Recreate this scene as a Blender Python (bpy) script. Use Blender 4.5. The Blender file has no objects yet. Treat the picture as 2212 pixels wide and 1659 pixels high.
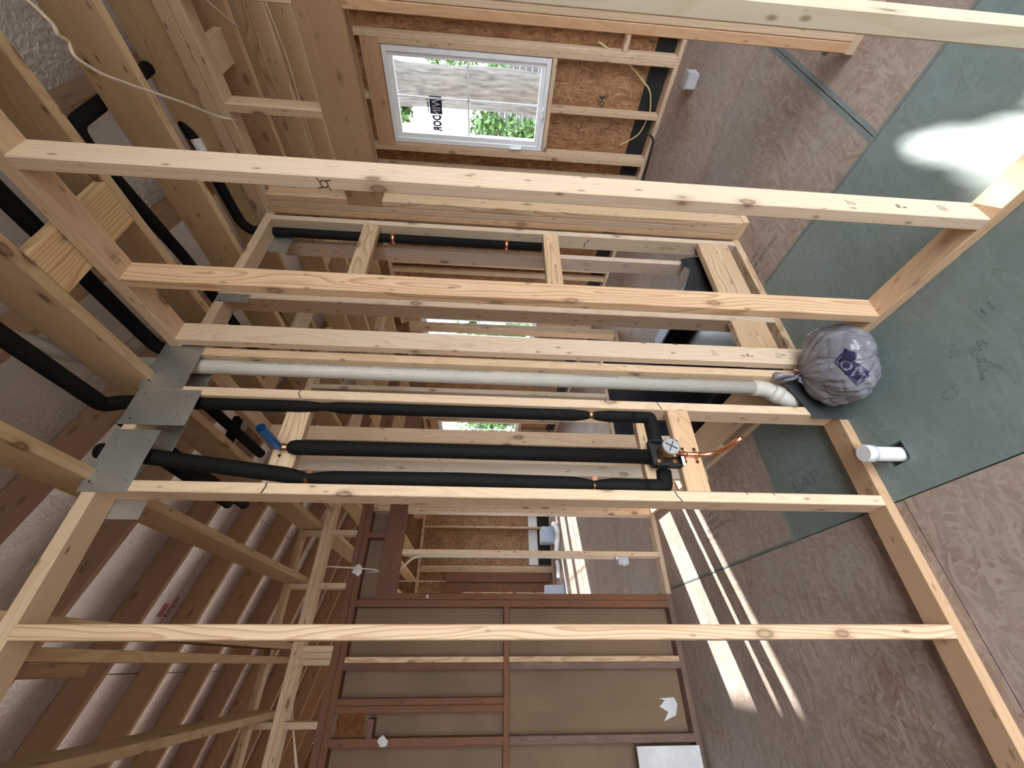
import bpy, bmesh, math, random
from mathutils import Vector, Matrix, noise
random.seed(7)
SC = bpy.context.scene
COL = SC.collection

# ------------------------------------------------------------------ camera
W_PX, F_PX = 2212.0, 870.0
cam_d = bpy.data.cameras.new('camera'); cam = bpy.data.objects.new('camera', cam_d); COL.objects.link(cam)
cam_d.sensor_fit = 'HORIZONTAL'; cam_d.sensor_width = 36.0; cam_d.lens = 36.0*F_PX/W_PX
cam_d.clip_start = 0.02; cam_d.clip_end = 300
yaw, pitch, roll = [math.radians(a) for a in (34.878, -3.418, -2.055)]
fw = Vector((math.sin(yaw)*math.cos(pitch), math.cos(yaw)*math.cos(pitch), math.sin(pitch)))
rt = Vector((math.cos(yaw), -math.sin(yaw), 0)); dn = fw.cross(rt)
c, s = math.cos(roll), math.sin(roll)
r2 = c*rt + s*dn; d2 = -s*rt + c*dn
# the phone was held sideways: image right is the room's down, image up is the room's right
m = Matrix((d2, r2, -fw)).transposed().to_4x4(); m.translation = Vector((0, 0, 1.5))
cam.matrix_world = m
SC.camera = cam

# ------------------------------------------------------------------ sky, sun, exposure
wd = bpy.data.worlds.new('sky'); SC.world = wd; wd.use_nodes = True
bg = wd.node_tree.nodes['Background']; bg.inputs[0].default_value = (0.86, 0.93, 1.0, 1); bg.inputs[1].default_value = 6.0
sun_d = bpy.data.lights.new('sun', 'SUN'); sun = bpy.data.objects.new('sun', sun_d); COL.objects.link(sun)
sun_d.energy = 13.0; sun_d.angle = 0.0093; sun_d.color = (1.0, 0.96, 0.9)
SUN = Vector((-1.0, -0.40, -0.556)).normalized()
sun.rotation_mode = 'QUATERNION'; sun.rotation_quaternion = SUN.to_track_quat('-Z', 'Y'); sun.location = (8, 4, 8)
SC.view_settings.view_transform = 'Standard'; SC.view_settings.look = 'None'
SC.view_settings.gamma = 1.0; SC.view_settings.use_curve_mapping = False
SC.view_settings.exposure = 1.18

# ------------------------------------------------------------------ materials
def new_mat(name):
    M = bpy.data.materials.new(name); M.use_nodes = True
    nt = M.node_tree; return M, nt, nt.nodes['Principled BSDF']
def N(nt, t, **kw):
    n = nt.nodes.new(t)
    for k_, v in kw.items(): setattr(n, k_, v)
    return n
def val(n, i, v): n.inputs[i].default_value = v
def math_n(nt, op, a, b=None, c_=None):
    n = N(nt, 'ShaderNodeMath', operation=op)
    for i, v in enumerate((a, b, c_)):
        if v is None: continue
        if isinstance(v, (int, float)): n.inputs[i].default_value = v
        else: nt.links.new(v, n.inputs[i])
    return n.outputs[0]
def vmath(nt, op, a, b):
    n = N(nt, 'ShaderNodeVectorMath', operation=op)
    for i, v in enumerate((a, b)):
        if isinstance(v, tuple): n.inputs[i].default_value = v
        else: nt.links.new(v, n.inputs[i])
    return n.outputs[0]
def ramp(nt, fac, stops):
    n = N(nt, 'ShaderNodeValToRGB'); e = n.color_ramp.elements
    while len(e) < len(stops): e.new(0.5)
    for i, (p, col) in enumerate(stops):
        e[i].position = p; e[i].color = (*col, 1) if len(col) == 3 else col
    nt.links.new(fac, n.inputs[0]); return n.outputs[0]
def mix(nt, fac, a, b, mode='MIX'):
    n = N(nt, 'ShaderNodeMix', data_type='RGBA', blend_type=mode)
    if isinstance(fac, (int, float)): n.inputs[0].default_value = fac
    else: nt.links.new(fac, n.inputs[0])
    for i, v in ((6, a), (7, b)):
        if isinstance(v, tuple): n.inputs[i].default_value = (*v, 1)
        else: nt.links.new(v, n.inputs[i])
    return n.outputs[2]
def bump(nt, bs, h, strength, dist=0.002):
    n = N(nt, 'ShaderNodeBump'); val(n, 'Strength', strength); val(n, 'Distance', dist)
    nt.links.new(h, n.inputs['Height']); nt.links.new(n.outputs[0], bs.inputs['Normal'])
def noise_n(nt, vec, scale, detail=3, rough=0.5):
    n = N(nt, 'ShaderNodeTexNoise'); val(n, 'Scale', scale); val(n, 'Detail', detail); val(n, 'Roughness', rough)
    nt.links.new(vec, n.inputs['Vector']); return n.outputs[0]
def obj_vec(nt):
    tc = N(nt, 'ShaderNodeTexCoord'); oi = N(nt, 'ShaderNodeObjectInfo')
    cx = N(nt, 'ShaderNodeCombineXYZ')
    nt.links.new(math_n(nt, 'MULTIPLY', oi.outputs['Random'], 53.0), cx.inputs[2])
    nt.links.new(math_n(nt, 'MULTIPLY', oi.outputs['Random'], 17.0), cx.inputs[1])
    return tc.outputs['Object'], vmath(nt, 'ADD', tc.outputs['Object'], cx.outputs[0]), oi

def mat_wood(name, light, dark, knot=(0.10, 0.045, 0.02), rough=0.62, knots=1.0, spacing=0.011, dirt=0.0, grain=0.55):
    M, nt, bs = new_mat(name); raw, v, oi = obj_vec(nt)
    warp = noise_n(nt, vmath(nt, 'MULTIPLY', v, (5.0, 5.0, 1.1)), 1.0, 2)
    sep = N(nt, 'ShaderNodeSeparateXYZ'); nt.links.new(raw, sep.inputs[0])
    rnd = oi.outputs['Random']
    wx = math_n(nt, 'MULTIPLY', math_n(nt, 'SUBTRACT', warp, 0.5), 0.14)
    x = math_n(nt, 'ADD', math_n(nt, 'ADD', sep.outputs[0], wx), math_n(nt, 'MULTIPLY', math_n(nt, 'SUBTRACT', rnd, 0.5), 0.05))
    y = math_n(nt, 'ADD', math_n(nt, 'ADD', sep.outputs[1], wx), math_n(nt, 'SUBTRACT', math_n(nt, 'MULTIPLY', rnd, 0.12), 0.02))
    r = math_n(nt, 'SQRT', math_n(nt, 'ADD', math_n(nt, 'MULTIPLY', x, x), math_n(nt, 'MULTIPLY', y, y)))
    ring = math_n(nt, 'FRACT', math_n(nt, 'DIVIDE', r, spacing))
    fine = noise_n(nt, vmath(nt, 'MULTIPLY', v, (160.0, 160.0, 4.0)), 1.0, 3)
    big = noise_n(nt, vmath(nt, 'MULTIPLY', v, (9.0, 9.0, 0.9)), 1.0, 3)
    f1 = ramp(nt, ring, [(0.0, (0.0, 0.0, 0.0)), (0.55, (0.25, 0.25, 0.25)), (0.86, (0.85, 0.85, 0.85)), (1.0, (0.05, 0.05, 0.05))])
    f = math_n(nt, 'ADD', math_n(nt, 'MULTIPLY', f1, grain), math_n(nt, 'MULTIPLY', fine, 0.22))
    f = math_n(nt, 'ADD', f, math_n(nt, 'MULTIPLY', math_n(nt, 'SUBTRACT', big, 0.45), 0.7))
    col = mix(nt, f, light, dark)
    vo = N(nt, 'ShaderNodeTexVoronoi'); val(vo, 'Scale', 1.0)
    nt.links.new(vmath(nt, 'MULTIPLY', v, (9.0, 9.0, 4.2)), vo.inputs['Vector'])
    km = ramp(nt, vo.outputs['Distance'], [(0.03, (0.55,)*3), (0.10, (1,)*3), (0.125, (0.35,)*3), (0.22, (0,)*3)])
    km = math_n(nt, 'MULTIPLY', km, 0.85*knots)
    col = mix(nt, km, col, knot)
    v2 = N(nt, 'ShaderNodeTexVoronoi'); val(v2, 'Scale', 1.0)
    nt.links.new(vmath(nt, 'MULTIPLY', v, (22.0, 22.0, 9.0)), v2.inputs['Vector'])
    pk = ramp(nt, v2.outputs['Distance'], [(0.05, (1,)*3), (0.11, (0.5,)*3), (0.15, (0,)*3)])
    col = mix(nt, math_n(nt, 'MULTIPLY', pk, 0.7*knots), col, tuple(a*0.8 for a in knot))
    if dirt:
        dn_ = noise_n(nt, vmath(nt, 'MULTIPLY', v, (14.0, 14.0, 5.0)), 1.0, 5, 0.7)
        col = mix(nt, math_n(nt, 'MULTIPLY', ramp(nt, dn_, [(0.45, (0,)*3), (0.62, (1,)*3)]), dirt), col, (0.12, 0.09, 0.075))
    col = mix(nt, 1.0, col, oi.outputs['Color'], 'MULTIPLY')
    nt.links.new(col, bs.inputs['Base Color']); val(bs, 'Roughness', rough); val(bs, 'Specular IOR Level', 0.28)
    bump(nt, bs, math_n(nt, 'ADD', fine, math_n(nt, 'MULTIPLY', f1, 0.4)), 0.12, 0.001)
    return M

def mat_osb(name, cols, rough=0.7, scale=1.0, veil=None, veil_amt=0.0, contrast=1.0, coat=0.0):
    M, nt, bs = new_mat(name); raw, v, oi = obj_vec(nt)
    acc = None; hacc = None
    for i, (ang, sx, sy) in enumerate(((0.35, 13, 78), (1.45, 14, 84), (2.5, 12, 74), (0.95, 17, 92), (2.0, 15, 86), (0.05, 14, 80))):
        vr = N(nt, 'ShaderNodeVectorRotate', rotation_type='Z_AXIS'); val(vr, 'Angle', ang)
        wob = N(nt, 'ShaderNodeTexNoise'); val(wob, 'Scale', 3.0); nt.links.new(v, wob.inputs['Vector'])
        vv = vmath(nt, 'ADD', vmath(nt, 'MULTIPLY', wob.outputs['Color'], (0.16, 0.16, 0.0)), v)
        nt.links.new(vv, vr.inputs['Vector'])
        vo = N(nt, 'ShaderNodeTexVoronoi'); val(vo, 'Scale', 1.0)
        nt.links.new(vmath(nt, 'ADD', vmath(nt, 'MULTIPLY', vr.outputs[0], (sx*scale, sy*scale, 0.0)), (i*3.1, i*1.7, i*5.3)), vo.inputs['Vector'])
        sp = N(nt, 'ShaderNodeSeparateColor'); nt.links.new(vo.outputs['Color'], sp.inputs[0])
        if acc is None: acc = sp.outputs[0]
        else:
            sel = math_n(nt, 'GREATER_THAN', sp.outputs[1], 0.55)
            mx = N(nt, 'ShaderNodeMix', data_type='FLOAT'); nt.links.new(sel, mx.inputs[0]); nt.links.new(acc, mx.inputs[2]); nt.links.new(sp.outputs[0], mx.inputs[3]); acc = mx.outputs[0]
    big = noise_n(nt, vmath(nt, 'MULTIPLY', v, (3.0, 3.0, 3.0)), 1.0, 4)
    fine = noise_n(nt, vmath(nt, 'MULTIPLY', v, (60.0, 60.0, 60.0)), 1.0, 3)
    f = math_n(nt, 'ADD', math_n(nt, 'MULTIPLY', math_n(nt, 'SUBTRACT', acc, 0.5), 0.8*contrast), 0.5)
    f = math_n(nt, 'ADD', f, math_n(nt, 'MULTIPLY', math_n(nt, 'SUBTRACT', big, 0.5), 0.5))
    f = math_n(nt, 'ADD', f, math_n(nt, 'MULTIPLY', math_n(nt, 'SUBTRACT', fine, 0.5), 0.25))
    n = len(cols); col = ramp(nt, f, [(0.08+0.84*i/(n-1), c_) for i, c_ in enumerate(cols)])
    if veil:
        vn = noise_n(nt, vmath(nt, 'MULTIPLY', v, (1.6, 1.6, 1.6)), 1.0, 5, 0.6)
        col = mix(nt, math_n(nt, 'MULTIPLY', ramp(nt, vn, [(0.35, (0,)*3), (0.65, (1,)*3)]), veil_amt), col, veil)
    col = mix(nt, 1.0, col, oi.outputs['Color'], 'MULTIPLY')
    nt.links.new(col, bs.inputs['Base Color']); val(bs, 'Roughness', rough); val(bs, 'Specular IOR Level', 0.35)
    bump(nt, bs, acc, 0.25, 0.0015)
    return M

def mat_plain(name, col, rough=0.5, metal=0.0, var=0.08, scale=20.0, bmp=0.0, spec=0.5, stretch=(1, 1, 1)):
    M, nt, bs = new_mat(name); raw, v, oi = obj_vec(nt)
    nn = noise_n(nt, vmath(nt, 'MULTIPLY', v, tuple(float(a) for a in stretch)), scale, 4, 0.6)
    d = tuple(max(0.0, a*(1-var*2.2)) for a in col); l = tuple(min(1.0, a*(1+var*2.2)) for a in col)
    nt.links.new(ramp(nt, nn, [(0.25, d), (0.75, l)]), bs.inputs['Base Color'])
    val(bs, 'Roughness', rough); val(bs, 'Metallic', metal); val(bs, 'Specular IOR Level', spec)
    if bmp: bump(nt, bs, nn, bmp, 0.002)
    return M

MAT = {}
MAT['new'] = mat_wood('framing_lumber', (0.63, 0.475, 0.335), (0.45, 0.30, 0.185))
MAT['white'] = mat_wood('white_spruce', (0.64, 0.53, 0.415), (0.50, 0.375, 0.26), knots=0.9)
MAT['pine'] = mat_wood('yellow_pine', (0.65, 0.475, 0.315), (0.40, 0.24, 0.13), spacing=0.012, knots=0.8, grain=0.9)
MAT['joist'] = mat_wood('joist_pine', (0.58, 0.43, 0.265), (0.40, 0.26, 0.14), spacing=0.013, knots=1.0)
MAT['plate'] = mat_wood('plate_pine', (0.50, 0.345, 0.22), (0.38, 0.235, 0.13), spacing=0.012, knots=0.7)
MAT['old'] = mat_wood('old_fir', (0.225, 0.10, 0.056), (0.125, 0.05, 0.027), rough=0.75, spacing=0.009, dirt=0.35)
MAT['oldgrey'] = mat_wood('old_fir_grey', (0.22, 0.14, 0.105), (0.11, 0.07, 0.055), rough=0.8, spacing=0.009, dirt=0.7)
MAT['rafter'] = mat_wood('rafter_fir', (0.38, 0.235, 0.155), (0.26, 0.145, 0.088), rough=0.7, spacing=0.012, knots=0.7)
MAT['osbwall'] = mat_osb('osb_sheathing', [(0.12, 0.048, 0.02), (0.26, 0.13, 0.06), (0.36, 0.195, 0.098), (0.48, 0.295, 0.16)], scale=0.95, contrast=0.72)
MAT['osbfloor'] = mat_osb('osb_subfloor', [(0.17, 0.10, 0.068), (0.31, 0.215, 0.16), (0.40, 0.30, 0.24), (0.52, 0.42, 0.35)], rough=0.5, contrast=0.58, veil=(0.40, 0.35, 0.32), veil_amt=0.55)
MAT['green'] = mat_osb('green_subfloor', [(0.105, 0.14, 0.138), (0.175, 0.228, 0.226), (0.215, 0.275, 0.275), (0.30, 0.365, 0.365)], rough=0.38, contrast=0.32, scale=0.9, veil=(0.16, 0.185, 0.15), veil_amt=0.35)
MAT['foil'] = None
def mat_foil():
    M, nt, bs = new_mat('radiant_foil'); raw, v, oi = obj_vec(nt)
    vo = N(nt, 'ShaderNodeTexVoronoi'); val(vo, 'Scale', 42.0); nt.links.new(v, vo.inputs['Vector'])
    n1 = noise_n(nt, v, 55.0, 4, 0.65); n2 = noise_n(nt, v, 4.0, 3)
    h = math_n(nt, 'ADD', math_n(nt, 'MULTIPLY', vo.outputs['Distance'], 0.5), n1)
    nt.links.new(ramp(nt, n2, [(0.3, (0.74, 0.73, 0.74)), (0.7, (0.88, 0.88, 0.90))]), bs.inputs['Base Color'])
    val(bs, 'Metallic', 0.72); val(bs, 'Roughness', 0.34); bump(nt, bs, h, 0.8, 0.010); return M
MAT['foil'] = mat_foil()
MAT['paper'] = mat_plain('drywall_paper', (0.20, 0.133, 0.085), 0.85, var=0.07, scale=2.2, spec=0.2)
MAT['gypsum'] = mat_plain('gypsum_white', (0.62, 0.61, 0.62), 0.9, var=0.06, scale=9)
MAT['steel'] = mat_plain('galvanized_steel', (0.55, 0.565, 0.56), 0.40, 0.9, var=0.05, scale=10, bmp=0.02, stretch=(1, 1, 0.15))
MAT['darksteel'] = mat_plain('dark_sheet_steel', (0.10, 0.11, 0.115), 0.45, 0.6, var=0.15, scale=8)
MAT['hole'] = mat_plain('punched_hole', (0.012, 0.011, 0.010), 0.9, var=0.1)
MAT['foam'] = mat_plain('black_foam', (0.0065, 0.006, 0.0055), 0.75, var=0.15, scale=60, bmp=0.08, spec=0.18)
MAT['copper'] = mat_plain('copper', (0.80, 0.36, 0.22), 0.28, 1.0, var=0.15, scale=30)
MAT['brass'] = mat_plain('dull_brass', (0.40, 0.24, 0.12), 0.4, 1.0, var=0.15, scale=30)
MAT['pvc'] = mat_plain('pvc_white', (0.52, 0.495, 0.445), 0.5, var=0.03, scale=12)
MAT['cap'] = mat_plain('pvc_bright', (0.66, 0.66, 0.68), 0.45, var=0.02)
MAT['ink'] = mat_plain('black_ink', (0.03, 0.028, 0.03), 0.8, var=0.1)
MAT['stampink'] = mat_plain('grey_ink', (0.10, 0.085, 0.07), 0.8, var=0.3, scale=200)
MAT['faintink'] = mat_plain('faint_floor_ink', (0.13, 0.172, 0.168), 0.5, var=0.35, scale=120)
MAT['red'] = mat_plain('red_ink', (0.33, 0.02, 0.025), 0.6, var=0.1)
MAT['blackplastic'] = mat_plain('black_plastic', (0.012, 0.012, 0.013), 0.45, var=0.2, scale=40)
MAT['greyplastic'] = mat_plain('grey_plastic', (0.45, 0.45, 0.46), 0.45, var=0.05)
MAT['greycap'] = mat_plain('grey_dial', (0.33, 0.335, 0.335), 0.5, var=0.06)
MAT['blue'] = mat_plain('blue_plastic', (0.02, 0.115, 0.36), 0.35, var=0.08, scale=10)
MAT['vinyl'] = mat_plain('white_vinyl', (0.80, 0.82, 0.86), 0.35, var=0.02)
MAT['cable'] = mat_plain('white_cable', (0.62, 0.54, 0.46), 0.55, var=0.06)
MAT['yellowcable'] = mat_plain('yellow_cable', (0.66, 0.52, 0.24), 0.55, var=0.06)
MAT['membrane'] = mat_plain('black_membrane', (0.018, 0.020, 0.026), 0.22, var=0.2, scale=5, bmp=0.12)
MAT['felt'] = mat_plain('black_felt', (0.012, 0.012, 0.013), 0.85, var=0.15, scale=40)
MAT['bluewrap'] = mat_plain('pale_blue_wrap', (0.48, 0.60, 0.80), 0.5, var=0.05)
MAT['bark'] = mat_plain('tree_bark', (0.085, 0.075, 0.068), 0.9, var=0.34, scale=7, bmp=1.0, stretch=(3, 3, 0.5))
MAT['leaf'] = mat_plain('green_leaf', (0.07, 0.15, 0.035), 0.5, var=0.3, scale=3)
MAT['fence'] = mat_wood('weathered_fence', (0.10, 0.098, 0.105), (0.06, 0.058, 0.065), rough=0.85, knots=0.4)
MAT['soil'] = mat_plain('ground_soil', (0.16, 0.155, 0.12), 0.95, var=0.2, scale=3)
MAT['navy'] = mat_plain('navy_print', (0.016, 0.016, 0.055), 0.4, var=0.1)
MAT['paperwhite'] = mat_plain('white_print', (0.80, 0.80, 0.82), 0.5, var=0.02)
def mat_glass():
    M, nt, bs = new_mat('window_glass'); nt.nodes.remove(bs)
    out = nt.nodes['Material Output']; tr = N(nt, 'ShaderNodeBsdfTransparent'); gl = N(nt, 'ShaderNodeBsdfGlossy'); val(gl, 'Roughness', 0.02)
    tr.inputs[0].default_value = (0.96, 0.98, 0.98, 1)
    mx = N(nt, 'ShaderNodeMixShader'); val(mx, 0, 0.06)
    nt.links.new(tr.outputs[0], mx.inputs[1]); nt.links.new(gl.outputs[0], mx.inputs[2]); nt.links.new(mx.outputs[0], out.inputs[0]); return M
MAT['glass'] = mat_glass()
def mat_bag():
    M, nt, bs = new_mat('grey_plastic_bag'); raw, v, oi = obj_vec(nt)
    n1 = noise_n(nt, v, 26.0, 5, 0.6); n2 = noise_n(nt, v, 7.0, 3)
    nt.links.new(ramp(nt, n2, [(0.3, (0.16, 0.157, 0.176)), (0.7, (0.225, 0.22, 0.245))]), bs.inputs['Base Color'])
    val(bs, 'Roughness', 0.27); val(bs, 'Transmission Weight', 0.0); val(bs, 'Subsurface Weight', 0.0)
    bump(nt, bs, n1, 0.22, 0.008); return M
MAT['bag'] = mat_bag()

# ------------------------------------------------------------------ builders
def world_of(o):
    return (world_of(o.parent) @ o.matrix_parent_inverse @ o.matrix_basis) if o.parent else o.matrix_basis.copy()
def put(o, parent=None, loc=(0, 0, 0)):
    COL.objects.link(o)
    if parent is not None:
        o.parent = parent; o.matrix_parent_inverse = world_of(parent).inverted(); o.location = Vector(loc)
    else: o.location = loc
    return o
def empty(name, loc, label, cat, group=None, kind=None):
    o = bpy.data.objects.new(name, None); o.empty_display_size = 0.1; put(o, None, loc)
    o['label'] = label; o['category'] = cat
    if group: o['group'] = group
    if kind: o['kind'] = kind
    return o
def tag(o, label, cat, group=None, kind=None):
    o['label'] = label; o['category'] = cat
    if group: o['group'] = group
    if kind: o['kind'] = kind
    return o
_boxcache = {}
def chamfer_mesh(dx, dy, dz, ch, mat):
    key = (round(dx, 4), round(dy, 4), round(dz, 4), ch, mat)
    if key in _boxcache: return _boxcache[key]
    me = bpy.data.meshes.new('lumber'); hx, hy, hz = dx/2, dy/2, dz/2
    ch = min(ch, hx*0.6, hy*0.6)
    if ch > 0:   # prism with eased long edges
        prof = [(-hx+ch, -hy), (hx-ch, -hy), (hx, -hy+ch), (hx, hy-ch), (hx-ch, hy), (-hx+ch, hy), (-hx, hy-ch), (-hx, -hy+ch)]
    else: prof = [(-hx, -hy), (hx, -hy), (hx, hy), (-hx, hy)]
    n = len(prof)
    vs = [(x, y, -hz) for x, y in prof] + [(x, y, hz) for x, y in prof]
    fs = [tuple(range(n-1, -1, -1)), tuple(range(n, 2*n))] + [(i, (i+1) % n, n+(i+1) % n, n+i) for i in range(n)]
    me.from_pydata(vs, [], fs); me.materials.append(MAT[mat]); _boxcache[key] = me
    return me
TINT = {}
def tint(a=0.10):
    t = 1+random.uniform(-a, a); w = random.uniform(-0.03, 0.03)
    return (min(1.4, t+w), t, max(0.4, t-w*1.5), 1)
ROT = {'Z': (0, 0, 0), 'Y': (-math.pi/2, 0, 0), 'X': (0, math.pi/2, 0)}
def box(name, x0, x1, y0, y1, z0, z1, axis, mat, parent=None, ch=0.003, col=None, tv=0.10):
    dx, dy, dz = x1-x0, y1-y0, z1-z0
    if axis == 'Z': d = (dx, dy, dz)
    elif axis == 'Y': d = (dx, dz, dy)
    else: d = (dz, dy, dx)
    o = bpy.data.objects.new(name, chamfer_mesh(*d, ch, mat))
    put(o, parent, ((x0+x1)/2, (y0+y1)/2, (z0+z1)/2)); o.rotation_euler = ROT[axis]
    o.color = col if col else tint(tv); return o
def sheet(name, x0, x1, y0, y1, z0, z1, mat, parent=None, col=None):
    """a board whose local XY plane is its face"""
    dx, dy, dz = x1-x0, y1-y0, z1-z0
    if dz <= dx and dz <= dy: d, r = (dx, dy, dz), (0, 0, 0)
    elif dx <= dy: d, r = (dz, dy, dx), (0, math.pi/2, 0)
    else: d, r = (dx, dz, dy), (-math.pi/2, 0, 0)
    o = bpy.data.objects.new(name, chamfer_mesh(*d, 0, mat)); put(o, parent, ((x0+x1)/2, (y0+y1)/2, (z0+z1)/2)); o.rotation_euler = r
    o.color = col if col else tint(0.06); return o
def mesh_obj(name, verts, faces, mat, parent=None, loc=(0, 0, 0), smooth=False):
    me = bpy.data.meshes.new(name); me.from_pydata([tuple(v) for v in verts], [], faces); me.update()
    me.materials.append(MAT[mat])
    if smooth: me.polygons.foreach_set('use_smooth', [True]*len(me.polygons))
    o = bpy.data.objects.new(name, me); put(o, parent, loc); return o
def fillet(pts, r, n=6):
    pts = [Vector(p) for p in pts]; out = [pts[0]]
    for i in range(1, len(pts)-1):
        a, b, c_ = pts[i-1], pts[i], pts[i+1]
        u = (a-b); v = (c_-b); rr = min(r, u.length*0.45, v.length*0.45)
        p, q = b+u.normalized()*rr, b+v.normalized()*rr
        for k_ in range(n+1):
            t = k_/n; out.append(p*(1-t)**2 + b*2*t*(1-t) + q*t*t)
    out.append(pts[-1]); return out
def tube(name, pts, rad, mat, parent=None, seg=14, caps=True, hollow=False):
    """swept round section; rad is a number or one per point"""
    pts = [Vector(p) for p in pts]; n = len(pts)
    if not isinstance(rad, (list, tuple)): rad = [rad]*n
    org = Vector(pts[0]); verts = []; faces = []
    t0 = (pts[1]-pts[0]).normalized(); ref = Vector((0, 0, 1)) if abs(t0.z) < 0.9 else Vector((1, 0, 0))
    nrm = (ref - t0*ref.dot(t0)).normalized()
    for i in range(n):
        t = ((pts[min(i+1, n-1)]-pts[i]).normalized() + (pts[i]-pts[max(i-1, 0)]).normalized()).normalized()
        nrm = (nrm - t*nrm.dot(t)).normalized(); bn = t.cross(nrm)
        for j in range(seg):
            a = 2*math.pi*j/seg; verts.append(pts[i]-org + (nrm*math.cos(a)+bn*math.sin(a))*rad[i])
    for i in range(n-1):
        for j in range(seg):
            faces.append((i*seg+j, i*seg+(j+1) % seg, (i+1)*seg+(j+1) % seg, (i+1)*seg+j))
    if caps:
        faces.append(tuple(range(seg-1, -1, -1))); faces.append(tuple((n-1)*seg+j for j in range(seg)))
    o = mesh_obj(name, verts, faces, mat, parent, org)
    o.data.polygons.foreach_set('use_smooth', [len(p.vertices) == 4 for p in o.data.polygons]); return o
def text_part(name, body, size, mat, parent, origin, xdir, ydir, lift=0.0006, extr=0.0, align='LEFT', sx=1.0, bold=0.0):
    cu = bpy.data.curves.new('lettering', 'FONT'); cu.body = body; cu.size = size; cu.align_x = align; cu.extrude = extr; cu.resolution_u = 2; cu.offset = bold
    to = bpy.data.objects.new('lettering_tmp', cu); COL.objects.link(to)
    dg = bpy.context.evaluated_depsgraph_get(); me = bpy.data.meshes.new_from_object(to.evaluated_get(dg))
    bpy.data.objects.remove(to); me.materials.clear(); me.materials.append(MAT[mat])
    X = Vector(xdir).normalized(); Y = Vector(ydir).normalized(); Z = X.cross(Y)
    mt = Matrix((X*sx, Y, Z)).transposed()
    for v in me.vertices: v.co = mt @ v.co + Z*lift
    o = bpy.data.objects.new(name, me); put(o, parent, origin); return o
def stroke(name, pts, w, nrm, mat, parent):
    """a thin pen line lying on a face"""
    pts = [Vector(p) for p in pts]; nrm = Vector(nrm); org = pts[0]; vs = []; fs = []
    for i, p in enumerate(pts):
        d = (pts[min(i+1, len(pts)-1)]-pts[max(i-1, 0)]).normalized(); sd = d.cross(nrm).normalized()*w/2
        vs += [p-org+sd+nrm*0.0005, p-org-sd+nrm*0.0005]
    for i in range(len(pts)-1): fs.append((2*i, 2*i+1, 2*i+3, 2*i+2))
    return mesh_obj(name, vs, fs, mat, parent, org)

T = 0.0381; D4 = 0.089
ZP = 2.752; ZT = 2.797      # underside and top of the new top plates

# ------------------------------------------------------------------ floor
floor = empty('floor', (0, 0, 0), 'subfloor of wood strand panels, one strip stained green', 'floor', kind='structure')
FT = 0.02; GAP = 0.0022
def fpanel(x0, x1, y0, y1, mat='osbfloor', col=None):
    return sheet('floor_panel', x0+GAP, x1-GAP, y0+GAP, y1-GAP, -FT, 0, mat, floor, col)
def holed_panel(x0, x1, y0, y1, hx0, hx1, hy0, hy1, mat):
    xs = [x0+GAP, hx0, hx1, x1-GAP]; ys = [y0+GAP, hy0, hy1, y1-GAP]; org = Vector(((x0+x1)/2, (y0+y1)/2, -FT/2))
    vs = []; fs = []
    for z in (-FT, 0):
        for y in ys:
            for x in xs: vs.append(Vector((x, y, z))-org)
    I = lambda i, j, k_: k_*16+j*4+i
    for j in range(3):
        for i in range(3):
            if i == 1 and j == 1: continue
            fs.append((I(i, j, 1), I(i+1, j, 1), I(i+1, j+1, 1), I(i, j+1, 1))); fs.append((I(i, j, 0), I(i, j+1, 0), I(i+1, j+1, 0), I(i+1, j, 0)))
    for a, b in (((1, 1), (2, 1)), ((2, 1), (2, 2)), ((2, 2), (1, 2)), ((1, 2), (1, 1))): fs.append((I(*a, 0), I(*b, 0), I(*b, 1), I(*a, 1)))
    for a, b in (((0, 0), (3, 0)), ((3, 0), (3, 3)), ((3, 3), (0, 3)), ((0, 3), (0, 0))): fs.append((I(*b, 0), I(*a, 0), I(*a, 1), I(*b, 1)))
    return mesh_obj('floor_panel', vs, fs, mat, floor, org)
holed_panel(0.478, 1.705, -0.52, 1.92, 0.588, 0.662, 1.215, 1.30, 'green')
fpanel(0.478, 1.705, -2.96, -0.52, 'green')
fpanel(0.478, 1.705, 1.92, 4.36); fpanel(0.478, 1.705, 4.36, 6.8); fpanel(0.478, 1.705, 6.8, 9.0)
for y0, y1 in ((-3.0, 0.655), (0.655, 3.09), (3.09, 5.53), (5.53, 7.97), (7.97, 9.0)): fpanel(1.705, 2.925, y0, y1)
for y0, y1 in ((-3.0, -0.56), (-0.56, 1.88), (1.88, 4.32), (4.32, 6.76), (6.76, 9.0)): fpanel(2.925, 4.24, y0, y1)
for y0, y1 in ((-3.0, -1.12), (-1.12, 1.322), (1.322, 3.76), (3.76, 6.2), (6.2, 9.0)): fpanel(-0.742, 0.478, y0, y1)
for y0, y1 in ((-3.0, 0.1), (0.1, 2.54), (2.54, 4.98), (4.98, 7.42), (7.42, 9.0)): fpanel(-1.962, -0.742, y0, y1)
for y0, y1 in ((-3.0, 1.3), (1.3, 3.76), (3.76, 9.0)): fpanel(-3.6, -1.962, y0, y1)
# green overspray along the seam of the brown panels
o = sheet('floor_paint', 0.482, 1.70, 1.9215, 1.93, -0.001, 0.0006, 'green', floor)
for (x0, x1_, y0, y1) in ((1.7075, 1.722, -0.5, 1.40), (1.725, 2.92, 0.6575, 0.676), (1.725, 2.92, 0.634, 0.6525), (0.4805, 0.492, 1.935, 3.44)):
    sheet('seam_stain', x0, x1_, y0, y1, -0.0006, 0.0004, 'green', floor, (0.85, 0.85, 0.85, 1))
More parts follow.
